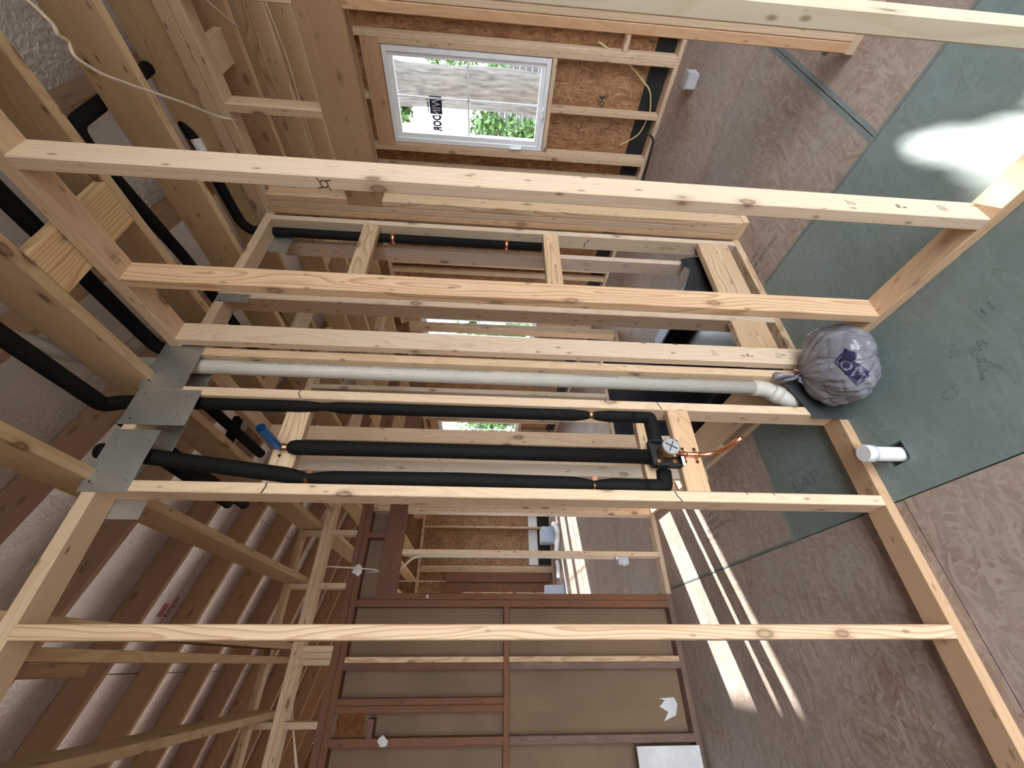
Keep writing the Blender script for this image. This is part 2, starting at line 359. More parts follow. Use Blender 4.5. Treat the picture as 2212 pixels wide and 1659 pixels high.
# stencilled print on the floor
text_part('lettering', 'und', 0.17, 'stampink', floor, (2.30, 0.58, 0.0), (-0.30, -1, 0), (1, -0.30, 0), sx=1.0)
text_part('lettering', 'S', 0.30, 'stampink', floor, (2.05, 0.16, 0.0), (-0.3, -1, 0), (1, -0.3, 0))
for i, b in enumerate(('SPAN 48/24', 'SIZED FOR SPACING', 'EXPOSURE 1', '23/32')):
    text_part('lettering', b, 0.040, 'stampink', floor, (1.80+0.05*i, 1.60-0.03*i, 0.0), (0, -1, 0), (1, 0, 0))
    text_part('lettering', b, 0.034, 'stampink', floor, (0.66+0.045*i, 2.72-0.03*i, 0.0), (0, -1, 0), (1, 0, 0))
text_part('lettering', 'LAP', 0.085, 'faintink', floor, (0.665, 1.80, 0.0), (0, -1, 0), (1, 0, 0), sx=1.3)
text_part('lettering', 'BUILD-IT', 0.05, 'faintink', floor, (0.75, 1.80, 0.0), (0, -1, 0), (1, 0, 0), sx=0.9)
for b, x_, y_, z_ in (('O', 0.80, 0.93, 0.045), ('AB', 0.78, 0.88, 0.045), ('A', 0.70, 0.90, 0.10), ('CT', 0.70, 1.02, 0.045), ('ILI', 0.86, 0.80, 0.05)):
    text_part('lettering', b, z_, 'faintink', floor, (x_, y_, 0.0), (0, -1, 0), (1, 0, 0))
ground = sheet('ground', -30, 40, -30, 40, -0.62, -0.6, 'soil'); tag(ground, 'bare soil and grass outside around the house', 'ground', kind='structure')

# ------------------------------------------------------------------ wall_right (W1, runs away along Y)
w1 = empty('wall_right', (1.07, 0.6, 0), 'open stud wall of pale lumber along the green floor', 'wall', kind='structure')
X1, X1b = 1.07, 1.07+D4
def studY(y, z0=T, z1=ZP, mat='new', par=None, x0=X1, x1=X1b, name='stud', col=None):
    return box(name, x0, x1, y, y+T, z0, z1, 'Z', mat, par, col=col)
box('bottom_plate', X1, X1b, -1.3, 1.352, 0, T, 'Y', 'plate', w1, col=(1.25, 1.25, 1.25, 1))
box('top_plate', X1, X1b, -1.3, 1.352, ZP, ZT, 'Y', 'new', w1)
stA = [studY(-0.63, par=w1, mat='white'), studY(-0.22, par=w1, mat='white'), studY(0.184, par=w1, mat='white', col=(0.92, 0.98, 0.95, 1))]
sA = studY(0.598, par=w1, mat='white', col=(1.04, 1.0, 0.96, 1)); sB = studY(1.0, par=w1, mat='pine', col=(1.05, 1.0, 0.98, 1)); sC = studY(1.305, par=w1, mat='white', col=(1.1, 1.06, 1.0, 1))
# ------------------------------------------------------------------ wall_front (W2, runs along X)
w2 = empty('wall_front', (0.4, 1.357, 0), 'open stud plumbing wall carrying the black insulated pipes', 'wall', kind='structure')
Y2, Y2b = 1.357, 1.357+D4
def studX(x, z0=T, z1=ZP, mat='new', par=None, y0=Y2, y1=Y2b, name='stud', col=None):
    return box(name, x, x+T, y0, y1, z0, z1, 'Z', mat, par, col=col)
box('bottom_plate', -1.6, 1.075, Y2, Y2b, 0, T, 'X', 'plate', w2, col=(1.0, 0.95, 0.9, 1))
box('top_plate', -1.6, 1.075, Y2, Y2b, ZP, ZT, 'X', 'new', w2)
sD = studX(1.037, par=w2, mat='new'); sE = studX(0.845, par=w2, mat='white', col=(1.12, 1.02, 0.92, 1)); sF = studX(0.468, par=w2, mat='white', col=(1.12, 1.02, 0.92, 1)); sG = studX(0.057, par=w2, mat='pine', col=(1.05, 1.06, 1.08, 1))
studX(-0.36, par=w2); studX(-0.77, par=w2); studX(-1.18, par=w2)
box('block', 0.506, 0.845, 1.408, 1.446, 2.19, 2.279, 'X', 'pine', w2)
box('block', 0.506, 0.845, 1.408, 1.446, 0.80, 0.889, 'X', 'pine', w2)
box('block', 0.506, 0.845, 1.357, 1.395, 0.682, 0.770, 'X', 'plate', w2, ch=0.005, col=(1.25, 1.2, 1.15, 1))
# pen marks and stamps on the front wall and the right wall
stroke('pen_mark', [(0.845, 1.357, 2.218), (0.866, 1.357, 2.232), (0.883, 1.357, 2.226)], 0.004, (0, -1, 0), 'ink', w2)
stroke('pen_mark', [(0.845, 1.357, 0.79), (0.866, 1.357, 0.80), (0.883, 1.357, 0.806)], 0.004, (0, -1, 0), 'ink', w2)
stroke('pen_mark', [(0.468, 1.357, 2.238), (0.490, 1.357, 2.23), (0.506, 1.357, 2.23)], 0.005, (0, -1, 0), 'ink', w2)
stroke('pen_mark', [(0.468, 1.357, 0.80), (0.488, 1.357, 0.815), (0.506, 1.357, 0.82)], 0.004, (0, -1, 0), 'ink', w2)
stroke('pen_mark', [(0.496, 1.357, 0.55), (0.506, 1.357, 0.556)], 0.003, (0, -1, 0), 'ink', w2)
stroke('pen_mark', [(0.496, 1.357, 0.45), (0.506, 1.357, 0.456)], 0.003, (0, -1, 0), 'ink', w2)
xc, zc = 1.07, 1.962
ring = [(xc, 0.62+0.010*math.cos(a*math.pi/6), zc+0.010*math.sin(a*math.pi/6)) for a in range(13)]
stroke('pen_mark', ring, 0.003, (-1, 0, 0), 'ink', w1)
for a in (0.4, 2.0, 3.6, 5.2): stroke('pen_mark', [(xc, 0.62+0.010*math.cos(a), zc+0.010*math.sin(a)), (xc, 0.62+0.020*math.cos(a+0.5), zc+0.026*math.sin(a+0.5))], 0.003, (-1, 0, 0), 'ink', w1)
def stamp(par, o, along, across, nrm):
    """a mill's grade stamp: small printed blocks with figures"""
    o, al, ac = Vector(o), Vector(along), Vector(across)
    text_part('grade_stamp', '88\n8', 0.018, 'ink', par, o, ac, -al, 0.0006)
    text_part('grade_stamp', 'KD-HT\nS-P-F\nNo 2', 0.009, 'stampink', par, o-al*0.16, ac, -al, 0.0006)
    text_part('grade_stamp', 'STUD\nGRADE\n2x4x9', 0.010, 'stampink', par, o+al*0.13, ac, -al, 0.0006)
UPZ = (0, 0, -1)
stamp(w1, (1.10, 0.598, 0.30), UPZ, (1, 0, 0), (0, -1, 0)); stamp(w1, (1.10, 1.305, 0.36), UPZ, (1, 0, 0), (0, -1, 0))
stamp(w2, (0.845, 1.415, 0.42), UPZ, (0, -1, 0), (-1, 0, 0))
text_part('grade_stamp', '4C\nSYP', 0.020, 'stampink', w1, (1.11, 1.02, 2.752), (1, 0, 0), (0, -1, 0), 0.0006); text_part('grade_stamp', 'DC L\nS G', 0.018, 'stampink', w1, (1.10, 0.95, 2.752), (1, 0, 0), (0, -1, 0), 0.0006)

# ------------------------------------------------------------------ wall_chase (W3) behind the right wall
w3 = empty('wall_chase', (1.6, 1.42, 0), 'short stud wall behind the right wall with blocking and a pipe', 'wall', kind='structure')
Y3, Y3b = 1.42, 1.509
box('bottom_plate', 1.162, 2.118, Y3, Y3b, 0, T, 'X', 'pine', w3); box('top_plate', 1.162, 2.118, Y3, Y3b, ZP, ZT, 'X', 'new', w3)
s1 = box('stud', 2.068, 2.106, Y3, Y3b, T, ZP, 'Z', 'white', w3); s2 = box('stud', 1.434, 1.472, Y3, Y3b, T, ZP, 'Z', 'white', w3, col=(0.95, 0.9, 0.86, 1))
box('block', 1.472, 2.068, Y3, Y3+T, 2.15, 2.239, 'X', 'pine', w3); box('block', 1.472, 2.068, Y3, Y3+T, 1.12, 1.209, 'X', 'pine', w3)
box('block', 1.472, 2.068, Y3, Y3+T, 0.09, 0.274, 'X', 'pine', w3); box('block', 1.162, 1.434, Y3, Y3+T, 0.09, 0.274, 'X', 'pine', w3)
stamp(w3, (2.068, 1.475, 0.42), UPZ, (0, -1, 0), (-1, 0, 0)); stamp(w3, (1.434, 1.475, 0.42), UPZ, (0, -1, 0), (-1, 0, 0))
box('stud', 2.04, 2.078, 1.56, 1.649, 0.30, ZP, 'Z', 'white', w3, col=(0.9, 0.86, 0.88, 1))
stroke('pen_mark', [(2.068, 1.44, 0.93), (2.068, 1.47, 0.95), (2.068, 1.50, 0.95)], 0.005, (-1, 0, 0), 'ink', w3)

# ------------------------------------------------------------------ wall_side: right wall continued past the front wall
w1e = empty('wall_side', (1.07, 2.2, 0), 'stud wall continuing beyond the plumbing wall beside the black pan', 'wall', kind='structure')
box('bottom_plate', X1, X1b, 1.45, 3.44, 0, T, 'Y', 'new', w1e); box('top_plate', X1, X1b, 1.45, 3.44, ZP, ZT, 'Y', 'new', w1e)
for y in (2.20, 2.62, 2.916, 2.955, 3.064, 3.104, 3.144, 3.184): box('stud', X1, X1b, y-T, y, T, ZP, 'Z', 'new', w1e)
box('block', X1, X1+T, 1.53, 2.16, 0.095, 0.279, 'Y', 'pine', w1e); box('block', X1, X1+T, 2.20, 2.58, 0.095, 0.279, 'Y', 'pine', w1e)
# partition behind the pan
w8 = empty('wall_partition', (1.5, 2.45, 0), 'stud partition behind the black shower pan', 'wall', kind='structure')
Y8 = 2.46
box('bottom_plate', 1.16, 2.2, Y8, Y8+D4, 0, T, 'X', 'new', w8); box('top_plate', 1.16, 2.2, Y8, Y8+D4, ZP, ZT, 'X', 'new', w8)
for x in (1.20, 1.62, 2.04): box('stud', x, x+T, Y8, Y8+D4, T, ZP, 'Z', 'white', w8)
box('stud', 0.985, 1.063, Y8-0.04, Y8, T, ZP, 'Z', 'white', w8); 
box('block', 1.24, 1.62, Y8, Y8+T, 0.53, 0.62, 'X', 'new', w8); box('block', 1.66, 2.04, Y8, Y8+T, 0.53, 0.62, 'X', 'new', w8)

# ------------------------------------------------------------------ wall_hall (W4)
w4 = empty('wall_hall', (2.12, 1.0, 0), 'stud wall with a door opening and header before the window wall', 'wall', kind='structure')
X4, X4b = 2.12, 2.209
box('top_plate', X4, X4b, -1.5, 1.52, ZP, 2.800, 'Y', 'white', w4, col=(0.92, 0.86, 0.78, 1)); box('top_plate', X4, X4b, -1.5, 1.52, 2.802, 2.860, 'Y', 'new', w4)
for x0, x1_ in ((X4, X4+T), (X4+0.051, X4b)): box('header', x0, x1_, 0.45, 1.343, 2.125, 2.318, 'Y', 'plate', w4, col=(0.78, 0.72, 0.66, 1))
box('cripple', X4, X4b, 0.872, 0.910, 2.318, ZP, 'Z', 'new', w4); box('cripple', X4, X4b, 0.466, 0.504, 2.318, ZP, 'Z', 'new', w4)
box('cripple', X4, X4b, 1.305, 1.343, 2.318, ZP, 'Z', 'new', w4, col=(1.0, 0.92, 0.86, 1))
box('jack_stud', X4, X4b, 1.305, 1.343, T, 2.125, 'Z', 'pine', w4, col=(1.05, 1.08, 1.1, 1)); box('king_stud', X4, X4b, 1.344, 1.381, T, ZP, 'Z', 'new', w4)
box('king_stud', X4, X4b, 1.382, 1.419, T, ZP, 'Z', 'plate', w4, col=(1.2, 1.2, 1.2, 1)); box('stud', X4, X4b, 1.48, 1.518, T, ZP, 'Z', 'new', w4)
box('bottom_plate', X4, X4b, 1.30, 1.52, 0, T, 'Y', 'new', w4)
box('jack_stud', X4, X4b, 0.466, 0.504, T, 2.125, 'Z', 'plate', w4, col=(1.1, 1.0, 0.95, 1)); box('king_stud', X4, X4b, 0.427, 0.465, T, ZP, 'Z', 'new', w4)
box('bottom_plate', X4, X4b, -1.5, 0.506, 0, T, 'Y', 'new', w4); 
for y in (0.02, -0.38, -0.78): box('stud', X4, X4b, y, y+T, T, ZP, 'Z', 'new', w4)

# ------------------------------------------------------------------ wall_window (exterior, X = 4.10)
w5 = empty('wall_window', (4.10, 1.5, 0), 'exterior wall of studs over brown strand sheathing around the window', 'wall', kind='structure')
X5, X5b = 4.10, 4.19
WIN = [(1.165, 1.910, 1.06, 2.47), (3.93, 4.79, 0.81, 2.51), (7.30, 8.10, 0.81, 2.51), (8.12, 8.70, 0.81, 2.51)]
box('bottom_plate', X5, X5b, -3.0, 8.9, 0, T, 'Y', 'new', w5); box('top_plate', X5, X5b, -3.0, 8.9, ZP, ZT, 'Y', 'new', w5)
def free(y, z): return not any(a-0.10 < y < b+0.07 for a, b, *_ in WIN)
ys = [-2.4, -1.99, -1.58, -1.17, -0.76, -0.35, 0.05, 0.47, 0.90, 2.12, 2.50, 2.92, 3.16, 3.30, 3.44, 5.45, 5.86, 6.27, 6.68, 7.09, 8.86]
for y in ys:
    if free(y, 0): box('stud', X5, X5b, y, y+T, T, ZP, 'Z', 'new', w5)
for (a, b, z0, z1) in WIN:
    for y in (a-0.0385, b+0.0005): box('jack_stud', X5, X5b, y, y+T, T, z1+0.002, 'Z', 'new', w5)
    for y in (a-0.077, b+0.039): box('king_stud', X5, X5b, y, y+T, T, ZP, 'Z', 'new', w5)
    box('header', X5, X5+T, a-0.038, b+0.038, z1+0.003, z1+0.155, 'Y', 'plate', w5, col=(1.05, 0.95, 0.92, 1)); box('header', X5+0.051, X5b, a-0.038, b+0.038, z1+0.003, z1+0.155, 'Y', 'plate', w5)
    box('sill', X5, X5b, a, b, z0-T-0.002, z0-0.002, 'Y', 'new', w5)
    mid = (a+b)/2; box('cripple', X5, X5b, mid-0.01, mid+0.028, T, z0-T-0.002, 'Z', 'new', w5)
    box('cripple', X5, X5b, mid-0.01, mid+0.028, z1+0.155, ZP, 'Z', 'new', w5)
box('block', X5, X5b, 0.94, 1.086, 0.46, 0.498, 'Y', 'new', w5)
# sheathing panels, cut around the windows
XS = 4.195; XSo = 4.207
def sheath(y0, y1):
    wins = [w for w in WIN if w[0] < y1 and w[1] > y0]; segs = [(y0, y1)]
    cuts = sorted({y0, y1, *[max(y0, w[0]) for w in wins], *[min(y1, w[1]) for w in wins]})
    for a, b in zip(cuts[:-1], cuts[1:]):
        w = next((w for w in wins if w[0] <= (a+b)/2 <= w[1]), None)
        if w: sheet('sheathing_panel', XS, XSo, a, b, -0.25, w[2], 'osbwall', w5); sheet('sheathing_panel', XS, XSo, a, b, w[3], 3.1, 'osbwall', w5)
        else: sheet('sheathing_panel', XS, XSo, a, b, -0.25, 3.1, 'osbwall', w5)
yy = -3.0
while yy < 8.9: sheath(yy, min(yy+1.22, 8.95)); yy += 1.22
for (a, b) in ((-3.0, 4.2), (5.05, 8.9)): sheet('flashing_strip', XS-0.003, XS-0.0004, a, b, 0.045, 0.21, 'felt', w5)
text_part('lettering', '504', 0.085, 'ink', w5, (XS, 1.56, 0.53), (0, -1, 0), (0, 0, 1), 0.001)

# ------------------------------------------------------------------ windows
def make_window(name, a, b, z0, z1, label, hung=False, sticker=False):
    w = empty(name, (4.12, a, z0), label, 'window', kind='structure')
    xf0, xf1 = 4.105, 4.20
    def frame(nm, x0, x1, a_, b_, c_, d_, t, mat='vinyl', par=w):
        # four mitred bars as one ring
        org = Vector(((x0+x1)/2, (a_+b_)/2, (c_+d_)/2)); vs = []; fs = []
        for x in (x0, x1):
            for (y, z) in ((a_, c_), (b_, c_), (b_, d_), (a_, d_), (a_+t, c_+t), (b_-t, c_+t), (b_-t, d_-t), (a_+t, d_-t)): vs.append(Vector((x, y, z))-org)
        for i in range(4):
            j = (i+1) % 4
            fs += [(i, j, 4+j, 4+i), (8+j, 8+i, 12+i, 12+j), (j, i, 8+i, 8+j), (4+i, 4+j, 12+j, 12+i)]
        return mesh_obj(nm, vs, fs, mat, par, org)
    frame('window_frame', xf0, xf1, a+0.006, b-0.006, z0+0.006, z1-0.006, 0.036)
    sa, sb, s0, s1_ = a+0.043, b-0.043, z0+0.043, z1-0.043
    sash = frame('sash', xf0+0.02, xf1-0.02, sa, sb, s0, s1_, 0.038)
    ga, gb, g0, g1 = sa+0.038, sb-0.038, s0+0.038, s1_-0.038
    gx = (xf0+xf1)/2
    sheet('pane', gx-0.002, gx+0.002, ga+0.0005, gb-0.0005, g0+0.0005, g1-0.0005, 'glass', sash)
    cy, cz = (ga+gb)/2, (g0+g1)/2
    box('muntin', gx-0.012, gx-0.0025, cy-0.008, cy+0.008, g0, g1, 'Z', 'vinyl', sash, col=(1, 1, 1, 1))
    box('muntin', gx-0.012, gx-0.0025, ga, gb, cz-0.008, cz+0.008, 'Y', 'vinyl', sash, col=(1, 1, 1, 1))
    if not hung:   # crank and lock of the casement
        tube('crank', fillet([(xf0-0.002, b-0.30, z0+0.024), (xf0-0.022, b-0.30, z0+0.03), (xf0-0.03, b-0.355, z0+0.035), (xf0-0.03, b-0.39, z0+0.03)], 0.01), 0.009, 'vinyl', w, 8)
        tube('lock_lever', fillet([(xf0-0.002, b-0.022, z0+0.20), (xf0-0.022, b-0.022, z0+0.22), (xf0-0.026, b-0.022, z0+0.31)], 0.01), 0.009, 'vinyl', w, 8)
    return w, gx, (ga, gb, g0, g1)
win1, gx, gl = make_window('window_1', *WIN[0], 'white vinyl casement window with four lights and a maker\'s sticker')
for i, lab in enumerate(('tall white window beyond the hall studs', 'white window far down the exterior wall', 'farthest white window on the exterior wall')): make_window('window_%d' % (i+2), *WIN[i+1], lab, hung=True)
st = empty('window_sticker', (gx-0.003, 1.60, 2.05), 'navy and white maker\'s sticker on the casement window pane', 'sticker')
bk = sheet('backing', gx-0.0040, gx-0.0026, 1.520, 1.665, 2.005, 2.115, 'navy', st, col=(1, 1, 1, 1))
text_part('lettering', 'WIN', 0.105, 'paperwhite', bk, (gx-0.0045, 1.527, 2.022), (0, 1, 0), (0, 0, 1), -0.0010, sx=0.72)
text_part('lettering', 'DOR', 0.105, 'navy', st, (gx-0.0040, 1.670, 2.022), (0, 1, 0), (0, 0, 1), -0.0010, sx=0.60, bold=0.006)
sheet('logo_block', gx-0.0040, gx-0.0026, 1.53, 1.555, 2.12, 2.15, 'navy', st, col=(1, 1, 1, 1)); sheet('logo_block', gx-0.0040, gx-0.0026, 1.565, 1.66, 2.125, 2.135, 'navy', st, col=(1, 1, 1, 1))

# ------------------------------------------------------------------ wall_old (W7): old wall raised with a pony wall
w7 = empty('wall_old', (0, 3.45, 0), 'old brown stud wall with drywall backs, raised by new pale plates', 'wall', kind='structure')
Y7, Y7b = 3.45, 3.54
box('bottom_plate', -3.5, 0.445, Y7, Y7b, 0, 0.042, 'X', 'oldgrey', w7); box('bottom_plate', 0.447, 3.20, Y7, Y7b, 0, T, 'X', 'new', w7)
box('old_top_plate', -3.5, 3.2, Y7, Y7b, 2.42, 2.466, 'X', 'old', w7); box('old_top_plate', -3.5, 3.2, Y7, Y7b, 2.467, 2.515, 'X', 'old', w7)
box('top_plate', -3.5, 3.9, Y7, Y7b, 2.722, 2.759, 'X', 'new', w7); box('top_plate', -3.5, 3.9, Y7, Y7b, 2.760, ZT, 'X', 'new', w7)
def ostud(x0, x1, z0=0.042, z1=2.42, mat='old'): return box('old_stud', x0, x1, Y7, Y7b, z0, z1, 'Z', mat, w7)
ostud(0.402, 0.445, z1=2.135); ostud(0.353, 0.401)
ostud(-0.032, 0.009, z0=1.32); ostud(-0.032, 0.009, z1=1.28, mat='oldgrey'); box('sister_stud', 0.010, 0.045, Y7, Y7b, 0.042, 1.28, 'Z', 'pine', w7); box('sister_stud', 0.010, 0.045, Y7, Y7b, 1.32, 2.42, 'Z', 'pine', w7)
ostud(-0.222, -0.184, z0=1.32); ostud(-0.262, -0.223, z0=1.32); ostud(-0.431, -0.386, z0=1.32); ostud(-0.431, -0.386, z1=1.28, mat='oldgrey')
for x in (-0.86, -1.27, -1.68, -2.09, -2.5, -2.91): ostud(x, x+0.043)
box('fire_block', -3.5, 0.353, Y7, Y7b, 1.281, 1.319, 'X', 'old', w7)
box('old_block', -0.386, -0.29, Y7, Y7b, 2.16, 2.20, 'X', 'old', w7)
box('header', 0.402, 3.0, Y7-0.004, Y7+0.04, 2.135, 2.285, 'X', 'old', w7); ostud(0.845, 0.885, 2.285, 2.42); ostud(1.4, 1.44, 2.285, 2.42)
box('stud', 0.722, 0.760, Y7, Y7b, T, 2.133, 'Z', 'new', w7); box('stud', 1.062, 1.10, Y7, Y7b, T, 2.42, 'Z', 'new', w7); box('stud', 1.101, 1.139, Y7, Y7b, T, 2.42, 'Z', 'new', w7)
for x in (2.02, 2.06, 2.10, 3.16, 3.20): box('stud', x, x+T, Y7, Y7b, T, 2.133 if x < 3 else 2.42, 'Z', 'new', w7)
for x in (0.865, 0.474, -0.004, 0.035, 0.074, -0.338, -0.75, -1.16, 1.28, 1.69, 2.10, 2.5): box('cripple', x, x+T, Y7, Y7b, 2.515, 2.722, 'Z', 'new', w7)
box('upper_plate', -3.5, 0.95, Y7+0.02, Y7b, 2.945, 2.985, 'X', 'new', w7, col=(0.85, 0.8, 0.72, 1))
for x in (0.865, 0.474, -0.338): box('cripple', x, x+T, Y7+0.02, Y7b, ZT, 2.945, 'Z', 'new', w7)
# drywall seen from behind, with a hole cut for an outlet
YD0, YD1 = 3.541, 3.553
def dry(x0, x1, z0, z1, m_='paper'): return sheet('drywall_sheet', x0, x1, YD0, YD1, z0, z1, m_, w7)
dry(0.0, 0.40, 0.0, 2.45); dry(-0.266, 0.0, 0.0, 2.45); dry(-0.388, -0.266, 0.0, 2.235); dry(-0.432, -0.388, 0.0, 2.45); dry(-3.5, -0.432, 0.0, 2.45)
dry(0.402, 1.06, 2.29, 2.42)
torn = [(-0.30, 0.11), (-0.33, 0.20), (-0.28, 0.16), (-0.25, 0.215), (-0.215, 0.17), (-0.205, 0.21), (-0.20, 0.10), (-0.24, 0.085)]
mesh_obj('torn_gypsum', [(x, y_, z) for y_ in (3.536, 3.541) for x, z in torn], [tuple(range(8)), tuple(range(15, 7, -1))]+[(i, 8+i, 8+(i+1) % 8, (i+1) % 8) for i in range(8)], 'gypsum', w7)
def plaster_blob(x, z, r):
    pts = [(x+r*random.uniform(0.5, 1)*math.cos(a*0.7), Y7-0.012, z+r*random.uniform(0.5, 1)*math.sin(a*0.7)) for a in range(9)]
    n = len(pts); mesh_obj('plaster_lump', pts+[(p[0], Y7-0.0005, p[2]) for p in pts]+[(x, Y7-0.02, z)], [(i, (i+1) % n, 2*n) for i in range(n)]+[(i, n+i, n+(i+1) % n, (i+1) % n) for i in range(n)], 'gypsum', w7)
plaster_blob(0.60, 2.455, 0.05); plaster_blob(-0.405, 2.085, 0.04); plaster_blob(0.42, 1.9, 0.015)
off = empty('drywall_offcut', (-0.70, 3.45, 0), 'pale drywall offcut leaning at the foot of the old brown wall', 'board')
o = sheet('board_face', -1.10, -0.44, 3.40, 3.412, 0.045, 0.46, 'gypsum', off)

# ------------------------------------------------------------------ far room
w9 = empty('wall_far', (1.5, 8.95, 0), 'far exterior wall of strand panels and studs beyond the doorway', 'wall', kind='structure')
x = -3.5
while x < 4.1: sheet('sheathing_panel', x+0.001, min(x+1.219, 4.19), 9.04, 9.052, 1.9 if x < -0.5 else -0.25, 4.9, 'osbwall', w9); x += 1.22  # left part open low down, out of view, so sky light brightens the foil
box('bottom_plate', -3.5, 4.09, 8.95, 9.039, 0, T, 'X', 'new', w9); box('top_plate', -3.5, 4.09, 8.95, 9.039, ZP, ZT, 'X', 'new', w9)
for x in (3.2, 2.79, 2.42, 1.62, 1.58, 1.54, 0.8, 0.3): box('stud', x, x+T, 8.95, 9.039, T, ZP, 'Z', 'new', w9)
for x0, x1_ in ((1.35, 1.53), (1.10, 1.33)): box('old_stud', x0, x1_, 8.90, 8.949, 0.1, 2.2, 'Z', 'old', w9)
sheet('flashing_strip', 1.7, 3.9, 9.0365, 9.0395, 0.04, 0.30, 'felt', w9)
sheet('flashing_strip', 1.7, 3.9, 9.0365, 9.0395, 0.31, 0.50, 'paperwhite', w9)
wl = empty('wall_left_unseen', (-3.55, 3, 0), 'unseen left wall of strand panels, added to keep light out', 'wall', kind='structure')  # added out of view so the left side does not get too bright
y = -3.0
while y < 9.0: sheet('sheathing_panel', -3.612, -3.60, y+0.001, min(y+1.219, 9.05), -0.25, 5.1, 'osbwall', wl); y += 1.22
for y in range(8): box('stud', -3.598, -3.51, -2.9+y*1.5, -2.862+y*1.5, 0, 4.4, 'Z', 'new', wl)

wb = empty('wall_back_unseen', (0.5, -2.95, 0), 'unseen wall added behind the camera, its wide gap sized for the light', 'wall', kind='structure')  # added out of view to cut the frontal light from behind the camera
for x0, x1_, z0, z1 in ((-3.6, -2.38, -0.25, 4.9), (-2.38, -1.16, 2.6, 4.5), (-1.16, 0.06, 2.6, 4.2), (0.06, 1.28, 2.6, 3.9), (1.28, 2.5, 2.6, 3.6), (2.5, 3.72, -0.25, 3.3), (3.72, 4.2, -0.25, 3.0)):
    sheet('sheathing_panel', x0+0.001, x1_-0.001, -2.962, -2.95, z0, z1, 'osbwall', wb)
for x in (-3.3, -2.4, -1.24, 2.5, 3.2, 4.05): box('stud', x, x+T, -2.949, -2.86, 0, 2.75, 'Z', 'new', wb)
# ------------------------------------------------------------------ ceiling joists
ceil = empty('ceiling', (1.0, 1.5, ZT), 'open ceiling of wooden joists running away over the walls', 'ceiling', kind='structure')
JZ0, JZ1 = ZT+0.001, ZT+0.185
for x in (-3.1, -2.7, -2.29, -1.88, -1.47, -1.06, -0.66, -0.282, 0.010, 0.090, 0.506, 0.906, 1.326, 1.741, 2.555, 2.955, 3.345, 3.74):
    y0 = -2.8
    box('joist', x, x+T, y0, 3.536, JZ0, JZ1, 'Y', 'joist' if x < 2.4 else 'pine', ceil)
    if x > 0.6: box('joist', x+0.04, x+0.04+T, 3.46, 8.95, JZ0, JZ1, 'Y', 'joist', ceil)
box('joist', 2.145, 2.183, -2.8, 3.536, 2.862, 3.045, 'Y', 'joist', ceil)
for (x0, x1_, y0, y1, m_) in ((0.945, 1.325, 0.81, 0.955, 'pine'), (2.19, 2.554, 0.715, 0.86, 'white')): box('flat_block', x0, x1_, y0, y1, 2.864 if x0 > 2 else ZT+0.003, 2.90 if x0 > 2 else ZT+0.041, 'X', m_, ceil, col=(1.1, 1.1, 1.0, 1))
box('flat_block', 1.365, 1.740, 2.0, 2.14, JZ0+0.003, JZ0+0.041, 'X', 'pine', ceil); box('flat_block', 1.78, 2.14, 2.1, 2.24, JZ0+0.003, JZ0+0.041, 'X', 'white', ceil)
box('flat_block', 2.594, 2.954, 2.05, 2.19, JZ0+0.003, JZ0+0.041, 'X', 'pine', ceil)
box('scab_board', -0.030, 0.008, 1.45, 1.74, JZ0, JZ0+0.13, 'Y', 'rafter', ceil)

# ------------------------------------------------------------------ roof
roof = empty('roof', (0.5, 3, 3.5), 'sloping roof of brown rafters under silver foil sheathing', 'roof', kind='structure')
A0, SL = 3.85, 0.25; RD = 0.185
ang = math.atan(SL); LEN = 9.0
def rafter(y, mat='rafter', x0=-3.75, x1=4.9):
    L_ = (x1-x0)/math.cos(ang); me = chamfer_mesh(RD, T, L_, 0.003, mat)
    o = bpy.data.objects.new('rafter', me); xm = (x0+x1)/2
    put(o, roof, (xm, y+T/2, A0-SL*xm+RD/2/math.cos(ang))); o.rotation_euler = (0, math.pi/2+ang, 0); o.color = tint(0.14); return o
for i in range(-9, 11): rafter(2.70+0.61*i)
def rz(x): return A0-SL*x+RD/math.cos(ang)
def foil(x0, x1, y0, y1):
    L_ = (x1-x0)/math.cos(ang); me = chamfer_mesh(L_-0.006, y1-y0-0.006, 0.011, 0, 'foil'); xm = (x0+x1)/2
    o = bpy.data.objects.new('foil_panel', me); put(o, roof, (xm, (y0+y1)/2, rz(xm)+0.007)); o.rotation_euler = (0, ang, 0); o.color = (1, 1, 1, 1); return o
xb = [4.9, 3.64, 2.42, 1.21, -0.045, -1.26, -2.48, -3.75]
for i in range(7):
    y = -2.9-(0.61 if i % 2 else 0)
    while y < 9.1:
        foil(xb[i+1], xb[i], max(y, -2.9), min(y+2.44, 9.1)); y += 2.44
ro = mesh_obj('roof_deck', [(-3.75, -2.9, rz(-3.75)+0.03), (4.9, -2.9, rz(4.9)+0.03), (4.9, 9.1, rz(4.9)+0.03), (-3.75, 9.1, rz(-3.75)+0.03)] + [(-3.75, -2.9, rz(-3.75)+0.07), (4.9, -2.9, rz(4.9)+0.07), (4.9, 9.1, rz(4.9)+0.07), (-3.75, 9.1, rz(-3.75)+0.07)], [(3, 2, 1, 0), (4, 5, 6, 7), (0, 1, 5, 4), (1, 2, 6, 5), (2, 3, 7, 6), (3, 0, 4, 7)], 'felt', roof)
